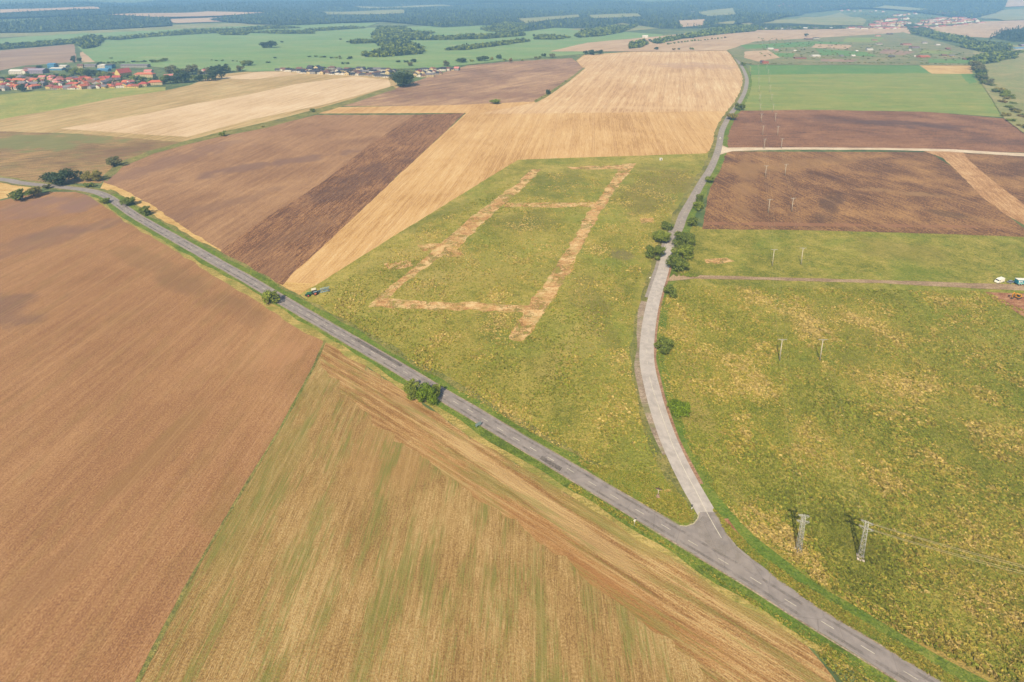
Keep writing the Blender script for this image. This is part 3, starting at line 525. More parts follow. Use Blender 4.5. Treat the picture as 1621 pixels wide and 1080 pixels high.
# painted lines
def dashes(px, road, L, nm):
    for k, q in enumerate(px):
        g = G(*q); i = nearest(road, g); t = (road[min(i + 1, len(road) - 1)] - road[max(i - 1, 0)]).normalized()
        ribbon('road_marking', [g - t * (L / 2), g, g + t * (L / 2)], -.08, .08, m_paint, 21, 0, None)
D1 = [(437.6, 766.5)][:0]
pA = [(903, 745.5), (937.7, 766.5), (972.7, 787.5), (1012.7, 811.2), (1053.8, 835.2), (1097, 861), (1145, 889.7), (1196.3, 920.2), (1251, 955), (1310, 990.7), (1373.3, 1029.5), (1441.4, 1070.4), (1516, 1115)]
pB = [(451.4, 478.1), (463, 484.6), (475.3, 491.4), (487.8, 499.2), (500.8, 507), (515.3, 515.3), (529.2, 523.6), (543.3, 531.4), (558.9, 540.6), (574.4, 549.2), (590.3, 558.6), (606.9, 568.6), (623.9, 579.2), (641.9, 590.3), (661, 601.5), (680, 613), (700.3, 625.3), (721.7, 638.3), (744.4, 651.1), (767.5, 665.3), (791.7, 680.6), (817.5, 696), (844, 712), (872, 727.5)]
dashes(pA, R1, 3.0, 'main'); dashes(pB, R1, 3.0, 'main')
ia = nearest(R1, G(160, 307)); ib = nearest(R1, G(446, 475)); s = 0.0; last = -9.0
for i in range(ia, ib):
    s += (R1[i + 1] - R1[i]).length
    if s - last > 7.7: last = s; dashes([None], R1, 3, '') if 0 else ribbon('road_marking', [R1[i], R1[i] + (R1[i + 1] - R1[i]).normalized() * 2.8], -.08, .08, m_paint, 21)
s = 0.0; last = -9.0
for i in range(nearest(R2, G(1148, 196)), nearest(R2, G(1028, 594))):
    s += (R2[i + 1] - R2[i]).length
    if s - last > 7.7: last = s; ribbon('road_marking', [R2[i], R2[i] + (R2[i + 1] - R2[i]).normalized() * 2.8], -.08, .08, m_paint, 21)
ribbon('road_marking', gl([(1027.8, 597), (1032, 613), (1038.9, 634), (1050, 665.5), (1062.5, 700), (1078, 734), (1089, 755.7), (1100.4, 776), (1110.6, 796), (1121.7, 817.5), (1133.7, 839), (1142, 853)]), -.11, .11, m_paint, 22, 0, 'solid white line down the side road')

# ------------------------------------------------------------------ PLANTS
LEAF = {'dark': mat_leaf('dark_foliage', (116, 138, 70), .65), 'mid': mat_leaf('mid_foliage', (136, 158, 74), .6), 'bright': mat_leaf('bright_foliage', (124, 156, 42)),
        'olive': mat_leaf('olive_foliage', (148, 148, 84), .6), 'blue': mat_leaf('bluish_foliage', (76, 98, 66)), 'grey': mat_leaf('grey_green_foliage', (126, 132, 96)),
        'tan': mat_leaf('dry_foliage', (142, 128, 86)), 'spruce': mat_leaf('spruce_foliage', (40, 60, 42), trans=.05)}
M_BARK = mat_plain('bark', (112, 96, 80), .9, .3, 3)
def leaf_cloud(seed, n, rx, rz, z0, leaf, lobes=9, flat=.75, inner=.22):
    """n leaf clumps spread through an uneven crown made of several boughs"""
    r = np.random.default_rng(seed); L = []
    for k in range(lobes):
        a = r.uniform(0, 2 * math.pi); rr = rx * r.uniform(.25, .8) if k else 0; zz = z0 + rz * (r.uniform(-.55, .6) if k else 0.1)
        sc = r.uniform(.28, .52) * (1 - .25 * abs(zz - z0) / rz)
        L.append((rr * math.cos(a), rr * math.sin(a), zz, rx * sc, rz * sc * r.uniform(.8, 1.1)))
    P = []
    wts = np.array([l[3] ** 2 for l in L]); wts /= wts.sum(); ks = r.choice(len(L), n * 3, p=wts)
    d = r.normal(size=(n * 3, 3)); d /= np.linalg.norm(d, axis=1)[:, None]
    ra = np.where(r.random(n * 3) < inner, r.uniform(.3, .9, n * 3), r.normal(.98, .15, n * 3))
    La = np.array(L)[ks]; pts = La[:, :3] + d * np.stack([La[:, 3], La[:, 3], La[:, 4]], 1) * ra[:, None]
    keep = np.ones(len(pts), bool)
    for i, l in enumerate(L):
        q = (pts - np.array(l[:3])) / np.array([l[3], l[3], l[4]]); keep &= ~((np.linalg.norm(q, axis=1) < .72) & (ks != i))
    keep &= pts[:, 2] > .02
    pts = pts[keep][:n]; nr = d[keep][:n] + r.normal(size=(len(pts), 3)) * .55; nr /= np.linalg.norm(nr, axis=1)[:, None]
    up = r.normal(size=nr.shape); t = np.cross(nr, up); t /= np.linalg.norm(t, axis=1)[:, None]; b = np.cross(nr, t)
    s = leaf * r.uniform(.6, 1.35, len(pts))[:, None]; V = np.empty((len(pts), 4, 3))
    V[:, 0] = pts - t * s - b * s * .5; V[:, 1] = pts + t * s * .8 - b * s * .7; V[:, 2] = pts + t * s + b * s * .6; V[:, 3] = pts - t * s * .7 + b * s * .8
    return V.reshape(-1, 3)
def trunk_mesh(seed, h, r0, spread):
    r = random.Random(seed); m = MB(); p = Vector((0, 0, -.1)); q = Vector((r.uniform(-.03, .03), r.uniform(-.03, .03), h * .35))
    m.tube(p, q, r0, r0 * .75, 7); t = q + Vector((r.uniform(-.05, .05), r.uniform(-.05, .05), h * .4)); m.tube(q, t, r0 * .72, r0 * .3, 6)
    for k in range(6):
        a = k * 1.05 + r.uniform(-.3, .3); s = q + (t - q) * r.uniform(0, .8)
        m.tube(s, s + Vector((math.cos(a) * spread, math.sin(a) * spread, h * r.uniform(.12, .3))), r0 * .38, r0 * .1, 5)
    return m.mesh('trunk', M_BARK)
PROTO = {}
def crown_mesh(kind, detail, seed):
    key = (kind, detail, seed)
    if key not in PROTO:
        n = {3: 3200, 2: 1100, 1: 320, 0: 110}[detail]; lf = {3: .027, 2: .042, 1: .07, 0: .11}[detail]
        if kind == 'bush': V = leaf_cloud(seed, n, .56, .5, .46, lf, 8, inner=.2)
        elif kind == 'tall': V = leaf_cloud(seed, n, .50, .52, .5, lf, 9)
        else: V = leaf_cloud(seed, n, .56, .5, .53, lf, 11)
        PROTO[key] = V
    return PROTO[key]
MESHES = {}
def crown_data(kind, detail, seed, leafname):
    key = (kind, detail, seed, leafname)
    if key not in MESHES: MESHES[key] = quads_mesh('crown', crown_mesh(kind, detail, seed), 4, LEAF[leafname])
    return MESHES[key]
TRUNKS = {}
TREES = 0
def tree(px, py, wpx, hpx, leafname, label, kind='tree', group=None, name=None, cat=None, detail=None, seed=None):
    """px, py: foot of the plant in the photograph; wpx, hpx its size there"""
    global TREES; TREES += 1
    b = G(px, py); m = mppx(px, py); wd = wpx * m * 1.03; h = max(1.0, height_at(b, px, py - hpx)) * .88
    # the near crowns are seen partly from above: part of the height in the picture is depth
    tilt = math.atan2(HC, math.hypot(b.x, b.y)); h = max(.75 * h, (h - wd * math.sin(tilt) * .35))
    nm = name or {'bush': 'bush', 'tree': 'tree', 'tall': 'tree'}[kind]; cat = cat or nm.replace('_', ' ')
    r = seed if seed is not None else (TREES * 7919) % 5
    if detail is None: detail = 3 if wpx > 24 else 2 if wpx > 12 else 1 if wpx > 6 else 0
    o = empty(nm, b, (TREES * 2.399) % 6.28, (wd, wd, h)); tag(o, label, cat, group)
    link(bpy.data.objects.new('crown', crown_data(kind, detail, r, leafname)), o)
    tk = r % 3
    if tk not in TRUNKS: TRUNKS[tk] = trunk_mesh(tk + 5, .8, .035, .28)
    if detail > 0: link(bpy.data.objects.new('trunk', TRUNKS[tk]), o)
    return o
BT = [ # (x, y of the foot, width, height, foliage, kind, label)
 (97, 292, 40, 30, 'blue', 'tree', 'largest round tree beside the main road bend, its right half in shade'),
 (33, 318, 24, 23, 'dark', 'tree', 'dark round tree left of its paler twin below the road bend'),
 (54, 311, 22, 21, 'olive', 'tree', 'paler round tree touching the dark one below the road bend'),
 (76, 299, 11, 10, 'grey', 'bush', 'small grey green bush on the verge right of the round pair'),
 (148, 286, 25, 21, 'olive', 'tree', 'mid sized olive tree between the big tree and the ditch'),
 (141, 297, 12, 11, 'dark', 'bush', 'small dark bush by the road below the olive tree'),
 (181, 264, 20, 20, 'grey', 'tree', 'lone grey green tree in the weedy ditch with its shadow on the right'),
 (166, 322, 14, 13, 'mid', 'bush', 'small green bush on the lower verge where the road bends'),
 (206, 325, 20, 17, 'dark', 'tree', 'upper of two small dark trees between the road and the harrowed field'),
 (231, 340, 17, 18, 'dark', 'tree', 'lower of two small dark trees between the road and the harrowed field'),
 (427, 481, 23, 27, 'mid', 'tree', 'lone small tree on the lower verge near the tractor'),
 (352, 216, 11, 12, 'mid', 'bush', 'small bush in the ditch below the straw coloured field'),
 (495, 177, 8, 8, 'dark', 'bush', 'tiny dark bush at the upper corner of the harrowed field'),
 (416, 202, 5, 4, 'olive', 'bush', 'low olive shrub in the middle of the long ditch'),
 (653, 626, 27, 29, 'mid', 'tree', 'left one of the roadside trees on the lower verge of the main road'),
 (674, 637, 30, 35, 'bright', 'tree', 'brighter middle one of the roadside trees on the lower verge'),
 (690, 630, 17, 26, 'mid', 'tree', 'right one of the roadside trees, leaning over the asphalt'),
 (639, 137, 36, 30, 'blue', 'tree', 'very large dark tree at the brown field corner, in front of white houses'),
 (784, 165, 17, 11, 'mid', 'bush', 'round bush on the edge between brown field and gold stubble'),
 (868, 149, 9, 10, 'blue', 'bush', 'small dark bush on the slanting edge of the brown field'),
 (1059, 467, 21, 21, 'dark', 'bush', 'dark bush just below the farm track beside the side road'),
 (1050, 558, 27, 29, 'dark', 'tree', 'dark round tree alone right of the curve in the side road'),
 (1076, 656, 33, 31, 'bright', 'tree', 'bright green round tree right of the side road'),
 (1124, 290, 13, 14, 'mid', 'tree', 'small roadside tree nearest the pale limestone track'),
 (1108, 319, 13, 16, 'dark', 'tree', 'upper one of two touching trees beside the brown fallow'),
 (1104, 332, 17, 17, 'mid', 'tree', 'lower one of two touching trees beside the brown fallow'),
 (1095, 358, 18, 19, 'dark', 'tree', 'round tree standing alone just above the large roadside clump'),
 (1056, 364, 18, 18, 'dark', 'tree', 'uppermost tree left of the side road opposite the large clump'),
 (1046, 386, 26, 26, 'mid', 'tree', 'middle tree of the clump left of the side road'),
 (1038, 410, 26, 29, 'dark', 'tree', 'lowest tree of the clump left of the side road'),
 (1080, 388, 31, 28, 'dark', 'tree', 'uppermost tree of the large clump right of the side road'),
 (1081, 408, 31, 30, 'mid', 'tree', 'middle tree of the large clump right of the side road'),
 (1073, 428, 33, 32, 'dark', 'tree', 'lowest tree of the large clump, just above the farm track'),
 (1157, 190, 16, 14, 'olive', 'tree', 'olive tree beside the road at the corner of the dark ploughland'),
 (1171, 175, 13, 15, 'dark', 'tree', 'dark tree right of the road behind the olive tree'),
 (1176, 104, 8, 7, 'dark', 'bush', 'small dark bush beside the road at the corner of the garden plots'),
 (419, 76, 15, 12, 'blue', 'tree', 'left one of a pair of round trees alone in the far green meadow'),
 (430, 76, 16, 14, 'blue', 'tree', 'right one of a pair of round trees alone in the far green meadow'),
 (446, 68, 5, 4, 'blue', 'bush', 'tiny bush right of the round pair in the far green meadow'),
 (706, 105, 10, 11, 'grey', 'tree', 'greyish tree directly behind the right end of the white house rows'),
 (732, 99, 15, 9, 'blue', 'tree', 'broad dark tree first in the loose row above the brown field'),
 (747, 98, 8, 6, 'mid', 'bush', 'low green bush second in the loose row above the brown field'),
 (759, 97, 11, 9, 'blue', 'tree', 'dark tree third in the loose row above the brown field'),
 (767, 97, 11, 11, 'blue', 'tree', 'tallest dark tree touching the third in the loose row'),
 (778, 95, 7, 6, 'olive', 'bush', 'thin olive bush in the gap of the loose row above the brown field'),
 (790, 94, 9, 9, 'blue', 'tree', 'round bluish tree standing alone towards the right of the loose row'),
 (799, 97, 6, 6, 'mid', 'bush', 'small green bush just right of the round bluish tree'),
 (808, 99, 6, 8, 'tan', 'tree', 'small reddish tan tree near the right end of the loose row'),
 (827, 97, 5, 5, 'mid', 'bush', 'last small bush of the loose row above the brown field'),
 (649, 105, 8, 9, 'grey', 'tree', 'grey tree right behind the very large dark tree'),
 (655, 99, 10, 7, 'blue', 'tree', 'dark tree at the meadow edge behind the white house rows'),
 (643, 99, 8, 5, 'blue', 'bush', 'low dark bush left of the tree at the meadow edge'),
 (630, 99, 7, 5, 'blue', 'bush', 'lower leftmost bush of three at the meadow edge behind the white houses'),
 (555, 93, 7, 5, 'blue', 'tree', 'small dark tree left of the curved wood in the green meadow'),
 (539, 63, 4, 3, 'blue', 'bush', 'single bush in the far green meadow between the woods'),
 (538, 92, 3, 5, 'grey', 'tree', 'slim grey tree in the green meadow left of the curved wood'),
 (543, 102, 6, 5, 'blue', 'bush', 'first of two dark bushes just above the white house rows'),
 (550, 102, 5, 5, 'blue', 'bush', 'second of two dark bushes just above the white house rows'),
 (436, 93, 5, 4, 'blue', 'bush', 'dark bush at the meadow edge above the left end of the white houses'),
 (425, 100, 6, 4, 'blue', 'bush', 'dark bush in the rough meadow left of the white houses'),
 (927, 87, 7, 8, 'blue', 'tree', 'left tree of three at the top left corner of the golden stubble'),
 (939, 87, 15, 10, 'blue', 'tree', 'widest tree of three at the top left corner of the golden stubble'),
 (950, 86, 9, 9, 'blue', 'tree', 'right tree of three at the top left corner of the golden stubble'),
 (875, 92, 9, 9, 'grey', 'tree', 'round tree alone between the brown field and the golden stubble'),
 (861, 90, 7, 7, 'blue', 'tree', 'dark small tree left of the round one beyond the brown field'),
 (848, 94, 5, 6, 'grey', 'bush', 'pale bush beyond the upper edge of the brown field'),
 (854, 93, 5, 6, 'mid', 'bush', 'green bush beyond the brown field next to the pale one'),
 (1039, 79, 7, 6, 'blue', 'tree', 'leftmost round tree on the rise above the golden stubble'),
 (1067, 80, 6, 5, 'tan', 'bush', 'second bush on the rise above the golden stubble'),
 (1075, 79, 4, 4, 'blue', 'bush', 'tiny third bush on the rise above the golden stubble'),
 (1094, 79, 6, 5, 'dark', 'bush', 'rightmost bush on the rise above the golden stubble'),
 (1276, 58, 6, 6, 'blue', 'tree', 'dark lone tree above the garden plots at the foot of the hill'),
]
for (x, y, w_, h_, lf, kd, lb) in BT: tree(x, y, w_, h_, lf, lb, kd)
ORD = ['first', 'second', 'third', 'fourth', 'fifth', 'sixth', 'seventh', 'eighth', 'ninth', 'tenth', 'eleventh', 'twelfth', 'thirteenth', 'fourteenth', 'fifteenth', 'sixteenth', 'seventeenth', 'eighteenth', 'nineteenth', 'twentieth']
def ordn(i):
    if i < 20: return ORD[i]
    t = ['twenty', 'thirty', 'forty', 'fifty'][(i + 1) // 10 - 2]; k = (i + 1) % 10
    return (t[:-1] + 'ieth') if k == 0 else t + '-' + ORD[k - 1]
LN = {'dark': 'dark green', 'mid': 'green', 'olive': 'olive', 'blue': 'bluish green', 'grey': 'grey green', 'tan': 'tan', 'bright': 'bright green', 'spruce': 'dark'}
def tree_line(pts, n, w_, h_, where, group, kind='tree', lfs=('blue', 'dark', 'mid'), jx=.4, jy=.6, wander=.3):
    seg = [math.dist(a, b) for a, b in zip(pts, pts[1:])]; T = sum(seg); out = []
    for i in range(n):
        t = T * (i + .5 + rng.uniform(-jx, jx)) / n; k = 0
        while k < len(seg) - 1 and t > seg[k]: t -= seg[k]; k += 1
        a, b = pts[k], pts[k + 1]; f = t / seg[k]; out.append((a[0] + (b[0] - a[0]) * f, a[1] + (b[1] - a[1]) * f + rng.uniform(-jy, jy)))
    out.sort()
    for i, (x, y) in enumerate(out):
        lf = lfs[int(rng.integers(len(lfs)))]; q = rng.uniform(1 - wander, 1 + wander)
        tree(x, y, w_ * q, h_ * q * rng.uniform(.85, 1.2), lf, f'{LN[lf]} {kind}, {ordn(i)} from left {where}', kind, group)
tree_line([(2, 127), (55, 124), (104, 122)], 11, 11, 8, 'in the tree belt behind the red roofs', 'trees of the belt behind the red roofs')
tree_line([(108, 119), (150, 121), (175, 122)], 9, 12, 11, 'in the middle of the red-roofed village', 'middle trees of the red-roofed village')
tree_line([(205, 126), (232, 128), (262, 131)], 5, 9, 9, 'between the right-hand red roofs', 'trees between the right-hand red roofs')
tree_line([(262, 118), (300, 119), (345, 116), (383, 113)], 10, 14, 14, 'in the back row of the village wood', 'back row of the village wood', 'tree', ('blue', 'dark', 'grey'))
tree_line([(256, 134), (300, 131), (350, 126)], 9, 15, 17, 'in the front row of the village wood', 'front row of the village wood', 'tree', ('blue', 'dark', 'mid'))
tree_line([(385, 104), (400, 104)], 3, 10, 9, 'in the clump right of the village wood', 'clump right of the village wood')
tree_line([(36, 144)], 1, 1, 1, '', '') if 0 else tree(36, 145, 13, 16, 'blue', 'large dark tree in front of the first red roofs, far left')
tree(62, 110, 9, 8, 'blue', 'dark tree at the field edge behind the lilac hall')
tree(117, 100, 7, 14, 'blue', 'tall dark tree at the corner of the pale tan field'); tree(126, 98, 7, 8, 'blue', 'rounded dark tree at the foot of the pale tan field')
tree(176, 94, 4, 4, 'dark', 'small tree alone inside the pale tan field')
tree_line([(150, 101), (200, 100), (235, 98)], 14, 5, 4, 'behind the long grey hall', 'hedge behind the long grey hall', 'bush')
tree_line([(236, 100), (262, 97)], 6, 7, 6, 'in the hedge left of the village wood', 'dense hedge end', 'bush')
tree_line([(1055, 71), (1090, 66.5), (1150, 61)], 18, 3.2, 3.4, 'in the young row on the pale rise', 'young tree row across the pale rise', 'tree', ('dark', 'tan', 'mid'), .2, .4)
tree_line([(1186, 102), (1300, 100.5), (1450, 101), (1540, 103)], 44, 4, 2.2, 'in the hedge above the crop field', 'low hedge above the crop field', 'bush', ('dark', 'olive', 'mid'), .45, .3)
tree_line([(1068, 436), (1108, 436.5)], 6, 8, 3.5, 'in the scrub above the farm track', 'low scrub above the farm track', 'bush', ('mid', 'dark'), .3, .6)
tree_line([(846, 161), (866, 150), (882, 139), (900, 125)], 8, 4, 2.5, 'on the slanting grassy field edge', 'shrubs on the slanting field edge', 'bush', ('olive', 'tan', 'mid'), .3, .5)
tree_line([(1545, 108), (1550, 120), (1556, 130)], 7, 14, 13, 'at the top of the stream', 'dense trees at the top of the stream', 'tree', ('blue', 'dark', 'grey'))
tree_line([(1552, 128), (1572, 140), (1590, 152), (1604, 163)], 14, 11, 8, 'in the bushes mid stream', 'bushes along the middle of the stream', 'bush', ('dark', 'mid', 'grey', 'olive'), .4, 3)
tree_line([(1582, 158), (1600, 172), (1621, 186), (1660, 200)], 14, 11, 7, 'at the lower end of the stream', 'thin bushes at the lower end of the stream', 'bush', ('olive', 'tan', 'grey', 'mid'), .4, 4)
tree_line([(1588, 182), (1602, 196), (1640, 212)], 5, 13, 8, 'below the stream by the ploughland', 'last bushes by the dark ploughland', 'bush', ('mid', 'olive'), .4, 2)
tree_line([(620, 106), (500, 112)], 1, 1, 1, '', '', 'bush') if 0 else None
tree_line([(330, 96), (345, 97), (400, 98)], 7, 4, 3, 'on the meadow edge above the village wood', 'shrubs on the meadow edge', 'bush')
tree_line([(486, 90), (520, 92), (553, 94)], 8, 7, 4, 'in the scrubby green meadow line', 'scrubby line across the green meadow', 'bush')

# grass standing up in tussocks, and the regrowth in the stubble rows
def tuft_material(nm, c): return mat_leaf(nm, c, .3, .3)
TUFT = [tuft_material('tuft_' + n_, c_) for n_, c_ in (('green', (160, 174, 74)), ('olive', (196, 188, 98)), ('straw', (224, 208, 142)), ('dark', (134, 146, 62)))]
def inpoly(x, y, P):
    c = False; j = len(P) - 1
    for i in range(len(P)):
        if (P[i][1] > y) != (P[j][1] > y) and x < (P[j][0] - P[i][0]) * (y - P[i][1]) / (P[j][1] - P[i][1]) + P[i][0]: c = not c
        j = i
    return c
def tufts(pxs, n, label, size=(.17, .4), rows=None, gate=None, avoid=()):
    g = [G(*p) for p in pxs]; P = np.array([(q.x, q.y) for q in g]); lo, hi = P.min(0), P.max(0); r = np.random.default_rng(n); A_ = [[(G(*p).x, G(*p).y) for p in a] for a in avoid]
    X = r.uniform(lo, hi, (n * 3, 2)); d = np.hypot(X[:, 0], X[:, 1]); X = X[r.random(len(X)) < np.clip((170 / d) ** 1.3, 0, 1)]
    if rows:
        ang, per = rows; c, s_ = math.cos(ang), math.sin(ang); u = X @ [c, s_]; v = np.round((-X[:, 0] * s_ + X[:, 1] * c) / per) * per + r.normal(0, .08, len(X)); X = np.stack([u * c - v * s_, u * s_ + v * c], 1)
    keep = []; mi = []
    for x, y in X:
        if not inpoly(x, y, P): continue
        if any(inpoly(x, y, a) for a in A_): continue
        q = noise.noise(Vector((x / 16, y / 16, 2))) + .6 * noise.noise(Vector((x / 4, y / 4, 5)))
        e = q + 1.3 * noise.noise(Vector((x / 38, y / 38, 8))) + r.normal(0, .36)
        if gate is not None and q + r.normal(0, .3) < gate: continue
        keep.append((x, y, q)); k = (0 if r.random() < .5 else 1) if gate is not None else (2 if e > .62 else 1 if e > .02 else 0 if e > -.62 else 3); mi.append(k)
    K = np.array(keep); m = len(K); V = np.empty((m, 3, 4, 3)); s0 = r.uniform(size[0], size[1], (m, 1)) * (1 + np.clip(K[:, 2:3], -.4, .6))
    for b in range(3):
        a = r.uniform(0, 6.28, m); t = np.stack([np.cos(a), np.sin(a), np.zeros(m)], 1) * s0; h = np.stack([r.normal(0, .35, m), r.normal(0, .35, m), r.uniform(.5, 1.1, m)], 1) * s0 * 1.1
        c0 = np.concatenate([K[:, :2] + r.normal(0, .16, (m, 2)), np.full((m, 1), .04)], 1)
        V[:, b, 0] = c0 - t; V[:, b, 1] = c0 + t; V[:, b, 2] = c0 + t * .7 + h; V[:, b, 3] = c0 - t * .7 + h
    me = quads_mesh('grass_tussocks', V.reshape(-1, 3), 4, TUFT, np.repeat(mi, 3)); tag(link(bpy.data.objects.new('grass_tussocks', me)), label, 'grass', None, 'stuff')
STRIPS = [[(586, 481), (640, 437), (747, 343), (842, 268), (857, 268), (769, 349), (689, 415), (611, 474)], [(584, 486), (602, 472), (840, 483), (836, 496), (640, 488)], [(804, 538), (829, 540), (872, 478), (950, 337), (1008, 258), (975, 280), (922, 352), (868, 440)]]
tufts([(1120, 770), (1060, 640), (1040, 560), (1045, 480), (1070, 452), (1560, 462), (1640, 500), (1800, 600), (1900, 1000), (1600, 1085), (1420, 1000), (1290, 920), (1180, 835)], 74000, 'uneven grass tussocks in the rough pasture')
tufts([(500, 480), (560, 430), (680, 350), (840, 275), (1100, 270), (1040, 370), (1000, 480), (996, 560), (1015, 660), (1060, 770), (960, 760), (850, 690), (740, 630), (620, 555)], 56000, 'uneven grass tussocks in the meadow between the roads', avoid=STRIPS)
tufts([(1128, 805), (1160, 838), (1200, 876), (1260, 920), (1330, 962), (1420, 1015), (1530, 1085), (1500, 1085), (1400, 1026), (1300, 966), (1225, 914), (1180, 877), (1150, 845)], 26000, 'lush grass blades on the verge below the pylons', (.12, .3), None, -9)
tufts([(920, 735), (985, 745), (1030, 750), (1062, 762), (1080, 788), (1098, 812), (1097, 826), (1078, 828), (1045, 813), (1008, 792), (965, 766)], 9000, 'lush grass blades on the tip between the roads', (.12, .3), None, -9)
tufts([(1150, 925), (1250, 985), (1340, 1040), (1420, 1088), (1340, 1088), (1270, 1010), (1180, 950), (1080, 880), (1000, 832), (900, 772), (905, 765), (1010, 830)], 16000, 'lush grass blades on the lower verge of the main road', (.12, .3), None, -9)

# woods seen as one mass: every tree in them still has its own crown
def inpoly(x, y, P):
    c = False; j = len(P) - 1
    for i in range(len(P)):
        if (P[i][1] > y) != (P[j][1] > y) and x < (P[j][0] - P[i][0]) * (y - P[i][1]) / (P[j][1] - P[i][1]) + P[i][0]: c = not c
        j = i
    return c
LOWC = {}
def low_crown(seed, conifer, n):
    key = (seed, conifer, n)
    if key in LOWC: return LOWC[key]
    r = np.random.default_rng(seed + 50)
    if conifer:
        V = []
        for k in range(n):
            z = r.uniform(.08, 1.0) ** 1.0; rad = (1 - z) * .42 + .03; a = r.uniform(0, 2 * math.pi); L = .14
            c = np.array([math.cos(a) * rad, math.sin(a) * rad, z]); t = np.array([-math.sin(a), math.cos(a), 0]); d = np.array([math.cos(a) * .7, math.sin(a) * .7, -.8])
            V += [c - t * L * .9 - d * L * .4, c + t * L * .9 - d * L * .4, c + t * L * .5 + d * L, c - t * L * .5 + d * L]
        V = np.array(V)
    else: V = leaf_cloud(seed + 90, n, .55, .5, .5, .17, 5, inner=.05)
    LOWC[key] = V; return V
CLEAR = []
def clearing(name, pxs, m, L, lab):
    g = [G(*p) for p in pxs]; CLEAR.append([(q.x, q.y) for q in g]); S('field', pxs, m, L, lab)
def wood(pxs, leafs, label, hm=15, conifer=.0, kmax=3000, det=26, name='wood', floor=True, dens=1.0, wmul=1.0):
    g = [G(*p) for p in pxs]; P = [(q.x, q.y) for q in g]; cx = sum(p[0] for p in P) / len(P); cy_ = sum(p[1] for p in P) / len(P)
    D = math.hypot(cx, cy_); x0, x1 = min(p[0] for p in P), max(p[0] for p in P); y0, y1 = min(p[1] for p in P), max(p[1] for p in P)
    A = 0.5 * abs(sum(P[i - 1][0] * P[i][1] - P[i][0] * P[i - 1][1] for i in range(len(P))))
    sp = max(7.5, D / 210) / dens; N_ = int(A / sp ** 2); 
    if N_ > kmax: sp *= math.sqrt(N_ / kmax)
    out = []; mats = []
    if D > 2500: det = min(det, 12)
    x = x0
    while x < x1:
        y = y0
        while y < y1:
            xx, yy = x + rng.uniform(-.5, .5) * sp, y + rng.uniform(-.5, .5) * sp; y += sp
            if not inpoly(xx + 12 * noise.noise(Vector((xx / 40, yy / 40, 1))), yy + 20 * noise.noise(Vector((xx / 40, yy / 40, 9))), P): continue
            if D > 2400 and any(inpoly(xx, yy, c) for c in CLEAR): continue
            con = rng.random() < conifer; V = low_crown(int(rng.integers(5)), con, det); h = hm * rng.uniform(.6, 1.2) * (1.15 if con else 1)
            wd = min(14, max(sp * 1.25, hm * .6)) * rng.uniform(.8, 1.25) * (.75 if con else 1) * wmul; a = rng.uniform(0, 6.28); ca, sa = math.cos(a), math.sin(a)
            W = np.empty_like(V); W[:, 0] = (V[:, 0] * ca - V[:, 1] * sa) * wd + xx; W[:, 1] = (V[:, 0] * sa + V[:, 1] * ca) * wd + yy; W[:, 2] = V[:, 2] * h + Hgt(xx, yy) + (0 if D < 2500 else .5)
            out.append(W); mats.append(np.full(len(V) // 4, int(rng.integers(len(leafs)))))
        x += sp
    if not out: return
    me = quads_mesh(name, np.concatenate(out), 4, [LEAF[l] for l in leafs], np.concatenate(mats))
    tag(link(bpy.data.objects.new(name, me)), label, 'woodland', None, 'stuff')
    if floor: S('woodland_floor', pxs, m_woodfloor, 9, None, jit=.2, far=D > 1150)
for k_, (p_, m_, l_) in enumerate([([(560, 12), (700, 9.5), (720, 12), (580, 16)], m_far_olive, 'pale clearing high in the far forest'), ([(510, 21), (640, 18), (640, 24), (520, 26)], m_far_olive, 'small clearing in the far forest'),
        ([(1105, 22), (1160, 15), (1165, 26), (1120, 29)], m_far_olive, 'round green clearing on the wooded hill'), ([(0, 18), (150, 13), (160, 17), (0, 24)], m_far_tan, 'hazy pale plain at the far left'), ([(170, 27), (330, 21), (420, 23), (330, 29), (250, 31)], m_far_tan, 'pale field among the far left forests'),
        ([(930, 27), (1010, 24), (1015, 29), (940, 32)], m_far_olive, 'narrow clearing in the forest right of the middle'), ([(820, 33), (915, 26), (918, 30), (830, 39)], m_far_olive, 'light strip in front of the middle forest'), ([(1075, 36), (1115, 34), (1112, 42), (1080, 44)], m_far_tan, 'pale clearing near the end of the pale rise'),
        ([(1130, 40), (1165, 36), (1160, 41)], m_far_olive, 'tiny clearing by the far pasture'), ([(1400, 11), (1470, 17), (1440, 19), (1380, 15)], m_far_olive, 'clearing above the far village')]): clearing('field', p_, m_, 12, l_)
B3 = ('blue', 'dark', 'mid')
wood([(590, 56), (600, 44), (640, 44), (652, 52), (690, 52), (640, 66), (650, 70), (672, 78), (668, 86), (620, 90), (578, 91), (577, 86), (600, 82), (612, 76), (590, 68)], B3, 'curved wood jutting into the green meadow', 12, kmax=1300)
wood([(625, 57), (700, 60), (770, 56), (830, 53), (832, 57), (770, 62), (700, 64), (640, 64)], B3, 'narrow wood along the top of the rosy brown field', 12, kmax=700)
wood([(704, 80), (735, 75), (780, 70), (830, 63), (840, 66), (790, 73), (735, 80)], B3, 'long slanting wood right of the brown field', 10, kmax=600)
wood([(553, 67), (570, 64), (590, 66), (586, 69), (556, 70)], B3, 'small wood strip in the green meadow', 10, kmax=120)
wood([(760, 46), (790, 38), (830, 36), (835, 50), (800, 52), (770, 50)], B3, 'rounded wood above the pale strip', 12, kmax=500)
wood([(845, 58), (862, 56), (905, 60), (880, 63), (846, 63)], B3, 'thin wood left of the pale rise', 9, kmax=250)
wood([(910, 57), (930, 48), (975, 42), (1010, 42), (985, 52), (950, 58), (915, 60)], B3, 'wood below the middle forest', 13, kmax=600)
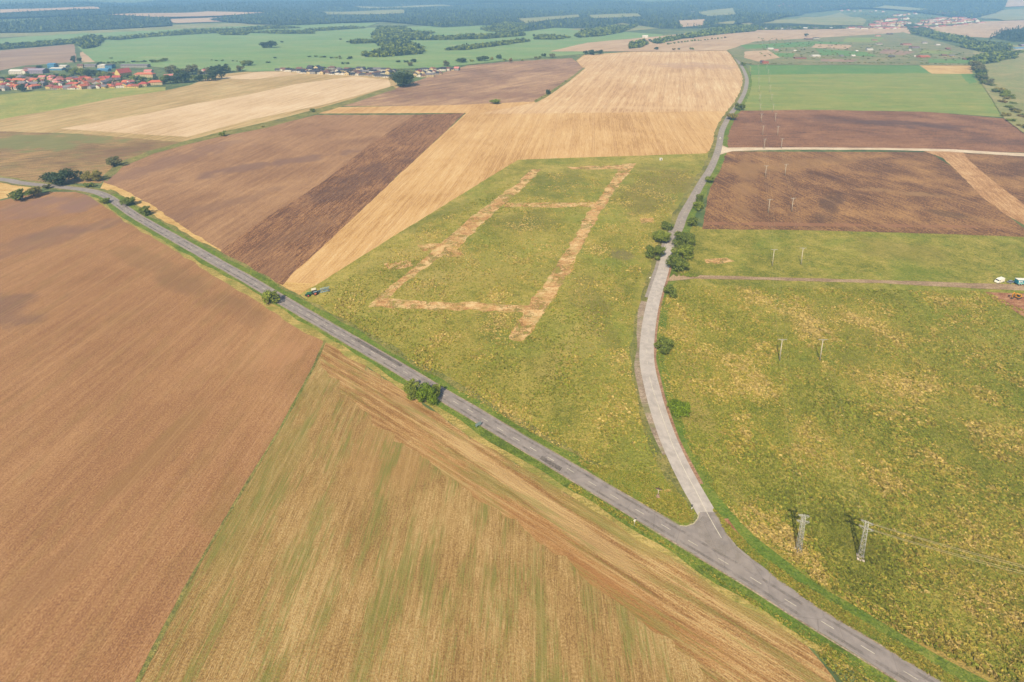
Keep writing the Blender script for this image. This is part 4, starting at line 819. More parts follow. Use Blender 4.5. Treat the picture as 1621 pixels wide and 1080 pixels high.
wood([(995, 78), (1000, 70), (1022, 64), (1026, 70), (1015, 76)], B3, 'clump of trees at the left end of the pale rise', 11, kmax=160)
wood([(1028, 66), (1090, 56), (1150, 42), (1200, 42), (1195, 50), (1150, 54), (1080, 62), (1040, 70)], B3, 'wood behind the pale rise', 12, kmax=900)
wood([(120, 66), (150, 58), (162, 62), (160, 72), (150, 76), (132, 78), (118, 70)], B3, 'dark clump between the far brown and tan fields', 14, kmax=300)
wood([(-60, 73), (0, 72), (60, 68), (105, 64), (130, 62), (130, 67), (100, 71), (50, 75), (0, 79), (-60, 80)], B3, 'hedgerow wood across the far left fields', 8, kmax=500)
wood([(130, 62), (190, 60), (240, 54), (300, 48), (370, 46), (440, 41), (480, 45), (420, 47), (380, 51), (300, 55), (240, 59), (190, 64)], B3, 'long hedgerow wood rising to the right', 9, kmax=900)
wood([(345, 52), (400, 50), (390, 56), (350, 56)], B3, 'small low wood above the tan strip', 8, kmax=120)
wood([(385, 52), (440, 48), (500, 49), (495, 54), (440, 54)], B3, 'thin hedgerow above the tan strip', 6, kmax=200)
wood([(480, 47), (560, 42), (580, 45), (500, 50)], B3, 'thin hedgerow below the far forest edge', 8, kmax=200)
wood([(1430, 42), (1450, 42), (1490, 54), (1530, 60), (1545, 66), (1600, 72), (1600, 86), (1560, 84), (1520, 76), (1525, 70), (1480, 62), (1445, 54)], B3, 'belt of stream trees crossing behind the garden plots', 10, kmax=900)
wood([(1535, 98), (1545, 90), (1580, 86), (1612, 82), (1606, 92), (1575, 100), (1556, 103), (1540, 106)], B3, 'trees at the bend of the stream', 11, kmax=400)
wood([(1564, 66), (1572, 60), (1600, 66), (1640, 68), (1760, 66), (1760, 52), (1640, 46), (1590, 52), (1568, 60)], ('spruce', 'spruce', 'blue'), 'dark spruce wood at the right edge', 20, 1.0, 700, 60)
wood([(-200, 44), (0, 38), (120, 29), (240, 25), (268, 30), (272, 43), (180, 48), (60, 53), (0, 54), (-200, 60)], ('spruce', 'blue', 'dark'), 'dark far wood in front of the hazy plain on the left', 20, .6, 1800)
wood([(330, 33), (400, 21), (520, 13), (820, 8), (835, 34), (780, 40), (700, 44), (640, 38), (600, 35), (540, 38), (470, 41), (400, 40)], ('spruce', 'blue', 'dark'), 'broad far forest in the middle of the horizon', 20, .5, 5500)
wood([(820, 8), (1000, 2), (1180, 4), (1200, 36), (1110, 45), (1050, 46), (985, 38), (930, 46), (880, 44), (835, 50), (825, 40)], ('spruce', 'blue', 'dark'), 'far forest on the hill right of the middle', 20, .4, 5000)
wood([(-300, 14), (0, 9), (200, 7), (420, 5), (520, 10), (420, 18), (260, 24), (100, 27), (0, 31), (-300, 40)], ('spruce', 'blue'), 'hazy forest ridge far left', 22, .6, 4000)
wood([(0, 4), (400, -3), (900, -5), (1000, 0), (820, 6), (520, 11), (400, 4)], ('spruce', 'blue'), 'farthest hazy forest along the horizon', 24, .6, 4000)
wood([(1150, 2), (1330, -4), (1600, -6), (1590, 16), (1540, 30), (1480, 24), (1420, 17), (1330, 16), (1275, 22), (1220, 36), (1195, 40), (1165, 30)], ('spruce', 'blue', 'dark'), 'wooded hill above the far village', 20, .4, 5000)
wood([(1195, 40), (1250, 40), (1330, 44), (1340, 47), (1200, 48), (1160, 46)], B3, 'trees along the foot of the far pasture', 9, kmax=400)
wood([(1330, 18), (1400, 20), (1450, 20), (1530, 18), (1562, 34), (1500, 42), (1435, 44), (1340, 45), (1330, 36), (1380, 34), (1370, 26)], B3, 'trees standing between the houses of the far village', 5.5, kmax=900, dens=1.0, wmul=.7, floor=False)
wood([(1170, 12), (1230, 2), (1360, 1), (1360, 13), (1300, 17), (1230, 26), (1180, 34)], B3, 'trees standing between the houses of the hilltop village', 10, kmax=600, wmul=.8, floor=False)
wood([(0, 122), (110, 121), (240, 122), (250, 134), (120, 138), (0, 140)], B3, 'garden trees between the red-roofed houses', 7, 0, 420, dens=.45, wmul=.75, floor=False, name='garden_trees')
wood([(450, 108), (620, 111), (700, 110), (690, 118), (600, 119), (470, 114)], ('dark', 'mid', 'grey'), 'garden shrubs between the white houses', 4, 0, 260, dens=.4, wmul=.6, floor=False, name='garden_shrubs')
for k_, (p_, m_, l_) in enumerate([([(1290, 70), (1350, 72), (1340, 78), (1285, 76)], m_far_tan, 'tan plot in the middle of the gardens'), ([(1210, 84), (1260, 85), (1255, 91), (1205, 90)], m_g2d, 'green plot left of the white building'), ([(1300, 94), (1360, 95), (1350, 99), (1300, 98)], m_far_brown, 'brown plot above the hedge'),
        ([(1180, 82), (1215, 80), (1235, 92), (1200, 98), (1178, 92)], m_far_tan, 'dry brown plot beside the road'), ([(1400, 78), (1450, 83), (1430, 88), (1390, 85)], m_far_brown, 'brown plot in the right gardens'), ([(1290, 78), (1370, 83), (1390, 90), (1300, 88)], m_g2d, 'green plot right of the white building'),
        ([(1460, 80), (1510, 82), (1500, 87), (1455, 85)], m_g2, 'green plot by the stream trees'), ([(1470, 94), (1535, 96), (1535, 101), (1470, 100)], m_g2d, 'green strip above the straw corner'), ([(1340, 60), (1400, 60), (1390, 68), (1335, 67)], m_g2, 'green plot at the back of the gardens')]): S('field', p_, m_, 8, l_, far=True)
wood([(1200, 60), (1520, 80), (1536, 98), (1300, 96), (1200, 92)], ('dark', 'olive', 'mid', 'grey'), 'scattered shrubs over the garden plots', 3.5, 0, 260, name='scattered_shrubs', floor=False, dens=.3, wmul=.5)

# ------------------------------------------------------------------ BUILDINGS
WALL = {'white': mat_plain('white_render', (236, 232, 224), .8, .05), 'cream': mat_plain('cream_render', (228, 208, 164), .8, .05), 'grey': mat_plain('grey_render', (176, 172, 170), .8, .06),
        'yellow': mat_plain('yellow_render', (232, 208, 128), .8, .05), 'pink': mat_plain('pink_render', (222, 176, 160), .8, .05), 'brick': mat_plain('brick_wall', (206, 130, 96), .85, .12),
        'blue': mat_plain('blue_cladding', (92, 156, 206), .6, .06), 'lilac': mat_plain('lilac_cladding', (168, 156, 178), .7, .06), 'wood': mat_plain('timber_wall', (150, 112, 84), .8, .12)}
ROOF = {'red': mat_plain('red_tiles', (186, 88, 76), .8, .2, .8), 'orange': mat_plain('orange_tiles', (210, 120, 86), .8, .2, .8), 'rust': mat_plain('rust_tiles', (160, 92, 80), .8, .18, .8),
        'grey': mat_plain('grey_slate', (132, 128, 138), .75, .12, .8), 'dark': mat_plain('anthracite_tiles', (82, 82, 96), .75, .12, .8), 'brown': mat_plain('brown_tiles', (134, 100, 88), .8, .14, .8),
        'white': mat_plain('white_sheet_roof', (232, 230, 228), .6, .05, .4), 'pink': mat_plain('faded_red_tiles', (214, 140, 140), .8, .1, .8), 'blue': mat_plain('blue_sheet_roof', (84, 150, 206), .6, .08), 'lilac': mat_plain('lilac_sheet_roof', (170, 158, 184), .7, .08), 'black': mat_plain('black_roof', (56, 58, 72), .7, .12)}
RN = {'red': 'red', 'orange': 'orange', 'rust': 'rust red', 'grey': 'grey', 'dark': 'dark grey', 'brown': 'brown', 'white': 'white', 'pink': 'faded pink', 'blue': 'blue', 'lilac': 'lilac', 'black': 'black'}
M_GLASS = mat_plain('window_glass', (64, 72, 84), .25, .1, 1, 0, None, .5); M_DOOR = mat_plain('door_paint', (110, 78, 60), .6)
HM = {}
def house_meshes(L, W, H, rise, hip, det):
    key = (round(L), round(W), round(H), round(rise, 1), hip, det)
    if key in HM: return HM[key]
    L, W = round(L), round(W); x, y = L / 2, W / 2; e = .5
    wall = MB(); wall.v = [(-x, -y, 0), (x, -y, 0), (x, y, 0), (-x, y, 0), (-x, -y, H), (x, -y, H), (x, y, H), (-x, y, H)]
    f = [(0, 1, 5, 4), (1, 2, 6, 5), (2, 3, 7, 6), (3, 0, 4, 7), (0, 3, 2, 1)]
    if rise > 0 and not hip: wall.v += [(-x, 0, H + rise), (x, 0, H + rise)]; f[1] = (1, 2, 6, 9, 5); f[3] = (3, 0, 4, 8, 7); f.append((4, 5, 9, 8)); f.append((8, 9, 6, 7))
    else: f.append((4, 5, 6, 7))
    wall.f = f; wall.mi = [0] * len(f); wall.smooth = [False] * len(f)
    roof = MB(); t = .3; s = rise / y if rise else 0
    if rise <= 0: roof.box(-x - .2, x + .2, -y - .2, y + .2, H + .03, H + .4)
    else:
        hx = x - y * .8 if hip else x + e; z0 = H - s * e + .12; zr = H + rise + .12
        top = [(-x - e, -y - e, z0), (x + e, -y - e, z0), (x + e, y + e, z0), (-x - e, y + e, z0), (-hx, 0, zr), (hx, 0, zr)]
        vs_ = top + [(a, b, c + t) for a, b, c in top]
        fs = [(6, 7, 11, 10), (8, 9, 10, 11), (7, 8, 11), (9, 6, 10), (4, 5, 1, 0), (5, 4, 3, 2), (1, 5, 2), (3, 4, 0), (0, 1, 7, 6), (1, 2, 8, 7), (2, 3, 9, 8), (3, 0, 6, 9)]
        if not hip: fs[2] = (1, 5, 11, 7); fs[6] = (5, 2, 8, 11); fs[3] = (4, 0, 6, 10); fs[7] = (3, 4, 10, 9); fs = [q for i, q in enumerate(fs) if i not in (9, 11)]
        roof.add(vs_, fs)
    ch = None; win = None; dr = None
    if det and rise > 0: ch = MB(); ch.box(-x * .4 - .4, -x * .4 + .4, y * .2, y * .2 + .7, H + rise * .6, H + rise + 1.1)
    if det: win = MB(); win.box(-.65, .65, -.06, .04, 0, 1.3); dr = MB(); dr.box(-.55, .55, -.07, .04, 0, 2.1)
    HM[key] = (wall, roof, ch, win, dr, L, W, H); return HM[key]
MD = {}
def md(key, mb, nm, m):
    if key not in MD: MD[key] = mb.mesh(nm, m)
    return MD[key]
NB = 0
def building(px, py, L, W, H, rise, roofc, wallc, label, rz=None, hip=False, det=True, name='house', cat='house', group=None):
    global NB; NB += 1
    b = G(px, py); k = house_meshes(L, W, H, rise, hip, det); kk = (round(L), round(W), round(H), round(rise, 1), hip, det)
    wall, roof, ch, win, dr, L, W, H = k
    root = empty(name, b, rng.uniform(-.5, .5) if rz is None else rz); tag(root, label, cat, group)
    link(bpy.data.objects.new('wall', md(('w', kk, wallc), wall, 'wall', WALL[wallc])), root)
    rf = link(bpy.data.objects.new('roof', md(('r', kk, roofc), roof, 'roof', ROOF[roofc])), root)
    if ch: link(bpy.data.objects.new('chimney', md(('c', kk, 'x'), ch, 'chimney', ROOF['rust'])), rf)
    if win:
        n = max(2, int(L / 3.2)); wm = md('win', win, 'window', M_GLASS)
        rows = [1.0] if H < 4.2 else [1.0, 3.7]
        for z in rows:
            for i in range(n):
                if z < 2 and i == n // 2: continue
                o = link(bpy.data.objects.new('window', wm), root); o.location = (-L / 2 + L * (i + .5) / n, -W / 2, z)
        for i in range(2):
            o = link(bpy.data.objects.new('window', wm), root); o.location = (-L / 2, -W / 4 + W / 2 * i, 1.0); o.rotation_euler = (0, 0, -math.pi / 2)
            o = link(bpy.data.objects.new('window', wm), root); o.location = (L / 2, -W / 4 + W / 2 * i, 1.0); o.rotation_euler = (0, 0, math.pi / 2)
        o = link(bpy.data.objects.new('door', md('dr', dr, 'door', M_DOOR)), root); o.location = (-L / 2 + L * (n // 2 + .5) / n, -W / 2, 0.05)
    return root
def house_row(pts, n, sizes, roofs, walls, where, group, H=(3, 5), det=True, jx=.3, jy=.5, rise=2.8):
    seg = [math.dist(a, b) for a, b in zip(pts, pts[1:])]; T = sum(seg); out = []
    for i in range(n):
        t = T * (i + .5 + rng.uniform(-jx, jx)) / n; k = 0
        while k < len(seg) - 1 and t > seg[k]: t -= seg[k]; k += 1
        a, b = pts[k], pts[k + 1]; f = min(1, t / seg[k]); out.append((a[0] + (b[0] - a[0]) * f, a[1] + (b[1] - a[1]) * f + rng.uniform(-jy, jy)))
    out.sort()
    for i, (x, y) in enumerate(out):
        rc = roofs[int(rng.integers(len(roofs)))]; wc = walls[int(rng.integers(len(walls)))]
        L = rng.uniform(*sizes); W = L * rng.uniform(.62, .82); h = H[int(rng.integers(len(H)))]
        building(x, y, L, W, h, rise * rng.uniform(.8, 1.3), rc, wc, f'{wc} house, {RN[rc]} roof, {ordn(i)} from left, {where}',
                 rng.choice([0, math.pi / 2, .25, -.3, 1.3]) + rng.uniform(-.12, .12), rng.random() < .3, det, group=group)
RV = ('red', 'orange', 'rust', 'red', 'pink', 'grey', 'orange', 'brown', 'rust', 'grey'); WV = ('white', 'cream', 'white', 'yellow', 'grey')
for k, (pts, n, wh) in enumerate([([(-12, 144), (20, 142), (60, 140)], 9, 'far left front row of red village'), ([(78, 141), (140, 140), (222, 138)], 17, 'front row of red village'),
        ([(0, 136), (100, 135), (215, 134)], 20, 'second row of red village'), ([(0, 131), (100, 130), (190, 130)], 18, 'third row of red village'), ([(30, 126), (110, 126), (180, 126)], 10, 'fourth row of red village')]):
    house_row(pts, n, (11, 16), RV, WV, wh, 'houses of the red-roofed village')
for a in [(196, 122, 24, 15, 9, 8, 'red', 'yellow', 'tall cream gabled hall with a steep red roof, largest in the red-roofed village', 1.2, False, 'hall'),
          (186, 127, 14, 9, 6, 3, 'red', 'cream', 'cream house with red roof directly below the steep-roofed hall', .2, False, 'house'), (176, 122, 16, 10, 6, 3, 'red', 'cream', 'red roofed house left of the steep-roofed hall', .1, False, 'house'),
          (230, 122, 36, 12, 6, 3, 'orange', 'cream', 'long building with orange roof right of the steep-roofed hall', .05, True, 'hall'), (236, 118, 14, 10, 7, 3, 'pink', 'white', 'house with faded pink roof behind the long orange roof', .1, False, 'house'),
          (247, 134, 24, 13, 5, 3, 'orange', 'cream', 'wide house with orange roof at the right end of the front row', .3, True, 'house'), (228, 136, 15, 11, 4, 3, 'red', 'cream', 'low red roofed house left of the wide orange one', .1, True, 'house'),
          (268, 124, 16, 9, 5, 3, 'pink', 'white', 'white house among the trees of the village wood', .6, False, 'house'), (325, 117, 12, 9, 7, 3, 'pink', 'white', 'faded pink roof showing in the middle of the village wood', 1.1, False, 'house'),
          (30, 117, 30, 12, 6, 3, 'white', 'white', 'long white hall left of the lilac hall', .05, False, 'hall'), (42, 117, 12, 10, 6, 3, 'pink', 'white', 'white house at the right end of the long white hall', 1.4, False, 'house'),
          (60, 116, 34, 18, 7, 3, 'lilac', 'lilac', 'big lilac hall at the back of the red-roofed village', .05, False, 'hall'), (50, 113, 24, 14, 6, 3, 'brown', 'pink', 'brown roofed hall behind the big lilac one', 0, False, 'hall'),
          (84, 108, 14, 12, 9, 2, 'blue', 'blue', 'bright blue hall at the back of the village', .1, False, 'hall'), (97, 107, 30, 12, 4, 1.5, 'white', 'white', 'low white hall right of the blue hall', 0, False, 'hall'),
          (92, 111, 26, 12, 4, 1.5, 'white', 'blue', 'low pale blue walled hall in front of the blue hall', 0, False, 'hall'), (128, 108, 10, 9, 6, 3, 'brown', 'cream', 'cream house alone in front of the tall dark trees', .4, False, 'house'),
          (164, 108, 16, 16, 7, 2, 'white', 'white', 'white domed looking hall next to the blue roofed one', .2, True, 'hall'), (175, 108, 14, 14, 7, 2, 'dark', 'blue', 'blue walled hall with dark roof behind the village', .1, False, 'hall'),
          (165, 113, 22, 12, 4, 2, 'blue', 'blue', 'low blue roofed hall in front of the white one', .1, False, 'hall'), (215, 106.5, 60, 12, 5, 2, 'grey', 'grey', 'very long grey hall behind the village', 0, False, 'hall'),
          (145, 106, 26, 12, 4, 2, 'grey', 'grey', 'grey hall left of the white domed looking one', 0, False, 'hall')]:
    px_, py_, L_, W_, H_, r_, rc_, wc_, lb_, rz_, hp_, nm_ = a; building(px_, py_, L_, W_, H_, r_, rc_, wc_, lb_, rz_, hp_, True, nm_, nm_)
DV = ('dark', 'black', 'dark', 'brown', 'grey', 'black'); DW = ('white', 'white', 'cream', 'grey')
for pts, n, wh, gp in [([(438, 112), (470, 114)], 5, 'left tip of white estate', DV), ([(472, 115.5), (540, 118.5), (600, 121)], 17, 'front row of white estate', DV), ([(470, 112), (540, 114.5), (620, 117)], 17, 'second row of white estate', DV),
        ([(485, 109), (560, 111.5), (630, 114)], 15, 'third row of white estate', DV), ([(590, 121.5), (625, 122.5)], 4, 'beside the very large tree', ('orange', 'dark', 'dark')), ([(655, 121), (682, 122)], 4, 'front, right of the large tree', DV),
        ([(660, 117), (700, 117.5)], 7, 'second row, right of the large tree', ('dark', 'brown', 'rust', 'black')), ([(662, 113), (725, 111.5)], 11, 'back row, right of the large tree', ('dark', 'brown', 'pink', 'black'))]:
    house_row(pts, n, (11, 16), gp, DW, wh, 'houses of the white estate', (3, 5), True, .3, .4, 2.2)
for pts, n, wh in [([(1345, 46.5), (1432, 47)], 17, 'row by the pale field'), ([(1378, 42), (1430, 41)], 9, 'second row of far village'), ([(1385, 36), (1440, 30)], 9, 'left slope of far village'), ([(1410, 26), (1450, 23)], 6, 'top left of far village'),
        ([(1440, 46), (1500, 44), (1558, 38)], 20, 'right front row of far village'), ([(1450, 40), (1500, 38), (1550, 34)], 15, 'right second row of far village'), ([(1470, 33), (1530, 29)], 10, 'upper right of far village'), ([(1480, 25), (1522, 21)], 6, 'top right of far village')]:
    house_row(pts, n, (20, 29), ('rust', 'pink', 'red', 'brown'), ('white', 'white', 'cream', 'pink'), wh, 'houses of the far village', (7, 8), False, .35, .7, 3)
house_row([(1232, 10), (1290, 11), (1345, 8)], 18, (18, 26), ('pink', 'rust', 'brown'), ('white', 'pink', 'white'), 'in the hilltop village', 'houses of the hilltop village', (8,), False, .35, 2.5, 3)
house_row([(1392, 39), (1440, 37)], 9, (20, 27), ('rust', 'pink', 'red'), ('white', 'cream'), 'middle left of far village', 'houses of the far village', (7, 8), False, .35, 1, 3)
house_row([(1455, 36), (1545, 33)], 12, (20, 27), ('rust', 'pink', 'red'), ('white', 'cream'), 'middle right of far village', 'houses of the far village', (7, 8), False, .35, 1, 3)
house_row([(1206, 47), (1250, 47), (1320, 46)], 6, (16, 22), ('grey', 'white'), ('white',), 'edge of the pale rise', 'white houses along the pale rise', (5,), False, .35, .3, 3)
house_row([(1330, 17), (1362, 19), (1400, 19)], 7, (16, 22), ('grey', 'pink'), ('cream', 'white'), 'below the hilltop village', 'houses below the hilltop village', (5,), False, .35, 1, 3)
house_row([(560, 21), (700, 5.5)], 1, (20, 20), ('white',), ('white',), '', '') if 0 else None
for x, y, L_, rc_, wc_, lb_ in [(640, 9.5, 60, 'white', 'white', 'wide white building on the far forest edge'), (1098, 21, 45, 'white', 'cream', 'pale building in the clearing on the wooded hill'), (1021, 60.5, 20, 'white', 'white', 'white farm building beside the trees on the rise')]:
    building(x, y, L_, L_ * .4, 7, 3, rc_, wc_, lb_, 0, False, False)
for x, y, L_, rc_, wc_, h_, lb_ in [(1211, 101.5, 13, 'rust', 'brick', 5, 'red brick house with white gable at the hedge corner'), (1206, 100.5, 7, 'dark', 'lilac', 5, 'narrow dark roofed annex left of the red brick house'), (1266, 93.5, 26, 'brown', 'brick', 3, 'long low orange walled building in the plots'),
        (1290, 90.5, 22, 'white', 'white', 4, 'plain white building behind the long orange one'), (1219, 79, 16, 'white', 'white', 4, 'white cabin near the left end of the plots'), (1228, 81, 12, 'pink', 'white', 3, 'smaller pinkish cabin beside the white one'),
        (1258, 82, 8, 'white', 'cream', 3, 'tiny cream shed in the middle of the plots'), (1280, 63, 26, 'brown', 'wood', 3, 'dark roofed barn at the foot of the pale field'), (1292, 62, 20, 'dark', 'white', 4, 'white house right of the dark roofed barn'),
        (1376, 80.5, 16, 'white', 'white', 4, 'white gabled house with dark trees on its left'), (1389, 58.5, 18, 'pink', 'cream', 4, 'cream house at the back of the plots'), (1384, 65, 16, 'rust', 'cream', 3, 'rust roofed cabin below the cream house'), (1391, 71, 18, 'brown', 'white', 4, 'white house with brown roof in the plots'),
        (1408, 55, 20, 'dark', 'wood', 3, 'dark shed at the back right of the plots'), (1434, 72, 26, 'rust', 'pink', 4, 'rust roofed house beside the purple one'), (1447, 76.5, 24, 'brown', 'lilac', 4, 'purple toned house in the plots'),
        (1463, 69.5, 14, 'grey', 'white', 5, 'white house by the stream trees'), (1484, 72.5, 14, 'white', 'white', 3, 'low white hut close to the stream trees'), (1461, 91.5, 26, 'orange', 'brick', 4, 'orange brick house near the crop field'),
        (1448, 90.5, 6, 'white', 'cream', 2, 'tiny cream hut left of the orange brick house'), (1505, 90, 15, 'grey', 'yellow', 3, 'pale yellow hut right of the orange brick house'), (1411, 91, 13, 'dark', 'grey', 3, 'grey hut with dark roof above the hedge'), (1350, 90, 10, 'white', 'white', 3, 'small white hut beside scattered sheds'),
        (1332, 90, 8, 'grey', 'grey', 3, 'small grey shed left of the small white hut'), (1356, 82, 6, 'white', 'cream', 2, 'tiny hut left of the white gabled house'), (1494, 89, 12, 'brown', 'wood', 3, 'brown shed left of the pale yellow hut'), (1500, 78.5, 12, 'rust', 'wood', 3, 'rust roofed shed by the stream trees'),
        (1374, 79, 10, 'dark', 'wood', 4, 'dark shed directly behind the white gabled house'), (1440, 81, 6, 'white', 'white', 2, 'tiny white hut below the purple toned house'), (1527, 95, 10, 'brown', 'wood', 3, 'brown shed at the right end of the plots'), (1610, 78.5, 40, 'blue', 'white', 4, 'blue roofed farm hall at the right edge'),
        (1622, 74, 26, 'lilac', 'lilac', 5, 'lilac barn behind the blue roofed farm hall')]:
    building(x, y, L_, max(5, L_ * .6), h_, 1.8, rc_, wc_, lb_, rng.uniform(-.2, .2), False, True, 'cottage' if L_ > 12 else 'hut', 'cottage' if L_ > 12 else 'hut')

# ------------------------------------------------------------------ POLES, PYLONS, WIRES
M_CONC = mat_plain('pale_concrete', (214, 208, 196), .85, .08); M_GALV = mat_plain('galvanised_steel', (216, 218, 216), .5, .06, 2, .2); M_INS = mat_plain('insulator', (120, 92, 80), .4)
M_WIRE = mat_plain('aluminium_wire', (222, 208, 160), .5, .05); M_FOOT = mat_plain('concrete_footing', (222, 210, 204), .9, .08)
def line_pole(seed):
    t = empty('power_pole', (0, 0, 0)); m = MB(); m.tube((0, 0, -.2), (0, 0, 11), .24, .15, 10); m.build('mast', M_CONC, t)
    m = MB(); m.box(-2.1, 2.1, -.07, .07, 11.15, 11.3); m.tube((0, 0, 10.1), (-.95, 0, 11.2), .06, .06, 5); m.tube((0, 0, 10.1), (.95, 0, 11.2), .06, .06, 5); m.box(-.16, .16, -.16, .16, 10.95, 11.15); m.build('crossarm', M_GALV, t)
    for x in (-1.9, 0, 1.9):
        m = MB(); m.tube((x, 0, 11.3), (x, 0, 11.7), .07, .05, 6); m.tube((x, 0, 11.42), (x, 0, 11.5), .11, .11, 6); m.build('insulator', M_INS, t)
    return t
PL = [((1234, 571.5), (1297.8, 571.7)), ((1222.5, 421.5), (1268, 419)), ((1216.3, 337.5), (1253.2, 335.5)), ((1211.4, 281), (1242.5, 278.5)), ((1209.5, 236), (1236.7, 235.5)), ((1207, 214), (1230.5, 215)), ((1204.6, 193.5), (1227, 192.5)), ((1203.2, 177), (1223.5, 177.4)), ((1202.4, 161), (1221, 160.6)), ((1201.7, 146), (1218.4, 146)), ((1201, 132), (1217, 132)), ((1200.6, 119.6), (1215.7, 119)), ((1199.8, 109), (1213.5, 109))]
PW = ['nearest, in the rough pasture', 'just above the farm track', 'at the near edge of the brown fallow', 'in the middle of the brown fallow', 'beside the pale limestone track', 'low in the dark ploughland', 'high in the dark ploughland', 'at the near edge of the crop field', 'low in the green crop field', 'in the lower middle of the crop field', 'in the upper middle of the crop field', 'high in the green crop field', 'at the far end of the crop field']
pole0 = line_pole(0); bases = []
for i, (a, b) in enumerate(PL):
    for k, q in enumerate((a, b)):
        o = pole0 if i == 0 and k == 0 else copy_tree(pole0); o.location = G(*q); o.rotation_euler = (0, 0, -.06 + .03 * k); bases.append((k, G(*q)))
        tag(o, f"{'left' if k == 0 else 'right'} concrete power pole of its pair, {PW[i]}", 'power pole', 'concrete power poles in two lines')
def pylon(loc, rz, label):
    t = empty('lattice_pylon', loc, rz); tag(t, label, 'pylon', 'lattice pylons beside the main road'); Hh = 13.6
    m = MB()
    for sx in (-1, 1):
        for sy in (-1, 1): m.box(sx * .68 - .3, sx * .68 + .3, sy * .68 - .3, sy * .68 + .3, -.1, .45, 0, .05)
    m.box(-.97, .97, -.97, .97, -.1, .12); m.build('footing', M_FOOT, t)
    hw = lambda z: .66 - .3 * z / Hh
    m = MB()
    for sx in (-1, 1):
        for sy in (-1, 1): m.tube((sx * hw(.3), sy * hw(.3), .3), (sx * hw(Hh), sy * hw(Hh), Hh), .085, .06, 4)
    m.build('corner_posts', M_GALV, t)
    m = MB(); z = .5; k = 0
    while z < Hh - .6:
        z2 = min(Hh, z + 1.5 * hw(z) + .2); a, b = hw(z), hw(z2)
        for (x0, y0, x1, y1) in ((-1, -1, 1, -1), (1, -1, 1, 1), (1, 1, -1, 1), (-1, 1, -1, -1)):
            s_, e_ = ((x0, y0), (x1, y1)) if k % 2 == 0 else ((x1, y1), (x0, y0))
            m.tube((s_[0] * a, s_[1] * a, z), (e_[0] * b, e_[1] * b, z2), .04, .04, 4); m.tube((x0 * b, y0 * b, z2), (x1 * b, y1 * b, z2), .035, .035, 4)
        z = z2; k += 1
    m.build('bracing', M_GALV, t)
    for z, L in ((11.4, 1.75), (13.5, 1.5)):
        m = MB()
        for y in (-.42, .42): m.tube((-L, y * .4, z), (L, y * .4, z), .07, .07, 4); m.tube((-L, y * .4, z), (-hw(z), y, z - .7), .045, .045, 4); m.tube((L, y * .4, z), (hw(z), y, z - .7), .045, .045, 4)
        for x in (-L, L, -L * .6, L * .6): m.tube((x, -.2, z), (x, .2, z), .05, .05, 4)
        arm = m.build('crossarm', M_GALV, t)
        for x in (-L * .95, 0, L * .95):
            m = MB(); m.tube((x, 0, z), (x, .75, z - .12), .08, .08, 6); m.build('insulator', M_INS, arm)
    return t
P1 = G(1264, 873); P2 = G(1362, 884)
pylon(P1, -.15, 'left lattice pylon without a wire to the right, beside the wide verge'); pylon(P2, -.5, 'right lattice pylon with wires running off to the right')
def wire(pts_, label, grp, sag=.9, r=.02):
    m = MB()
    for a, b in zip(pts_, pts_[1:]):
        n = 12; q = [a + (b - a) * (i / n) - Vector((0, 0, sag * ((b - a).length / 70) ** 2 * 4 * (i / n) * (1 - i / n))) for i in range(n + 1)]
        for u, v in zip(q, q[1:]): m.tube(u, v, r, r, 3, 0, False)
    o = m.build('power_wire', M_WIRE); tag(o, label, 'wire', grp)
for k, P in ((0, P1), (1, P2)):
    line = [b for kk, b in bases if kk == k]
    for j, dx in enumerate((-1.9, 0, 1.9)):
        pts_ = [P + Vector((dx * .7, .4, 13.4 if j != 1 else 11.3))] + [b + Vector((dx, 0, 11.72)) for b in line]
        wire(pts_, f"{'left' if dx < 0 else 'middle' if dx == 0 else 'right'} wire of the {'left' if k == 0 else 'right'} pole line over the fields", 'thin wires of the two pole lines')
far = G(1780, 990)
for j, (a, z) in enumerate((((-1.3, .7), 13.4), ((1.3, -.7), 13.4), ((1.5, -.8), 11.3), ((-1.5, .8), 11.3))):
    wire([P2 + Vector((a[0] * .9, a[1] * .9, z)), far + Vector((a[0] * 1.2, a[1] * 1.2, z - 2))], ['upper rear', 'upper front', 'lower front', 'lower rear'][j] + ' pale wire from the right pylon out of the picture', 'pale wires right of the right pylon', 1.5, .05)

# ------------------------------------------------------------------ VEHICLES AND SMALL THINGS
M_TYRE = mat_plain('tyre_rubber', (52, 50, 52), .9); M_RIM = mat_plain('wheel_rim', (214, 120, 96), .5); M_SRIM = mat_plain('steel_rim', (186, 186, 190), .4)
M_TGREEN = mat_plain('green_enamel', (62, 122, 92), .35, .05); M_CREAM = mat_plain('cream_roof', (244, 238, 214), .5, .03); M_BLUE = mat_plain('blue_enamel', (74, 128, 190), .4, .08); M_LBLUE = mat_plain('pale_blue_steel', (160, 190, 216), .4, .08)
M_DKMET = mat_plain('dark_metal', (78, 78, 80), .6); M_WHITE = mat_plain('white_paint', (244, 244, 242), .4, .02, 2, 0, 1.9); M_TEAL = mat_plain('teal_paint', (44, 150, 186), .4, .05); M_TEAL2 = mat_plain('light_teal_paint', (150, 214, 216), .4, .05)
M_YEL = mat_plain('yellow_enamel', (232, 168, 50), .45, .06); M_GREYCAR = mat_plain('grey_car_paint', (150, 156, 172), .3, .04); M_REDP = mat_plain('red_enamel', (186, 60, 50), .5)
M_WOODX = mat_plain('old_timber', (120, 96, 78), .9, .15); M_FIG = mat_plain('pale_cast_figure', (230, 218, 196), .6, .04); M_STONE = mat_plain('stone_base', (178, 150, 132), .9, .12); M_SBLUE = mat_plain('sign_back_grey_blue', (150, 176, 190), .4, .05)
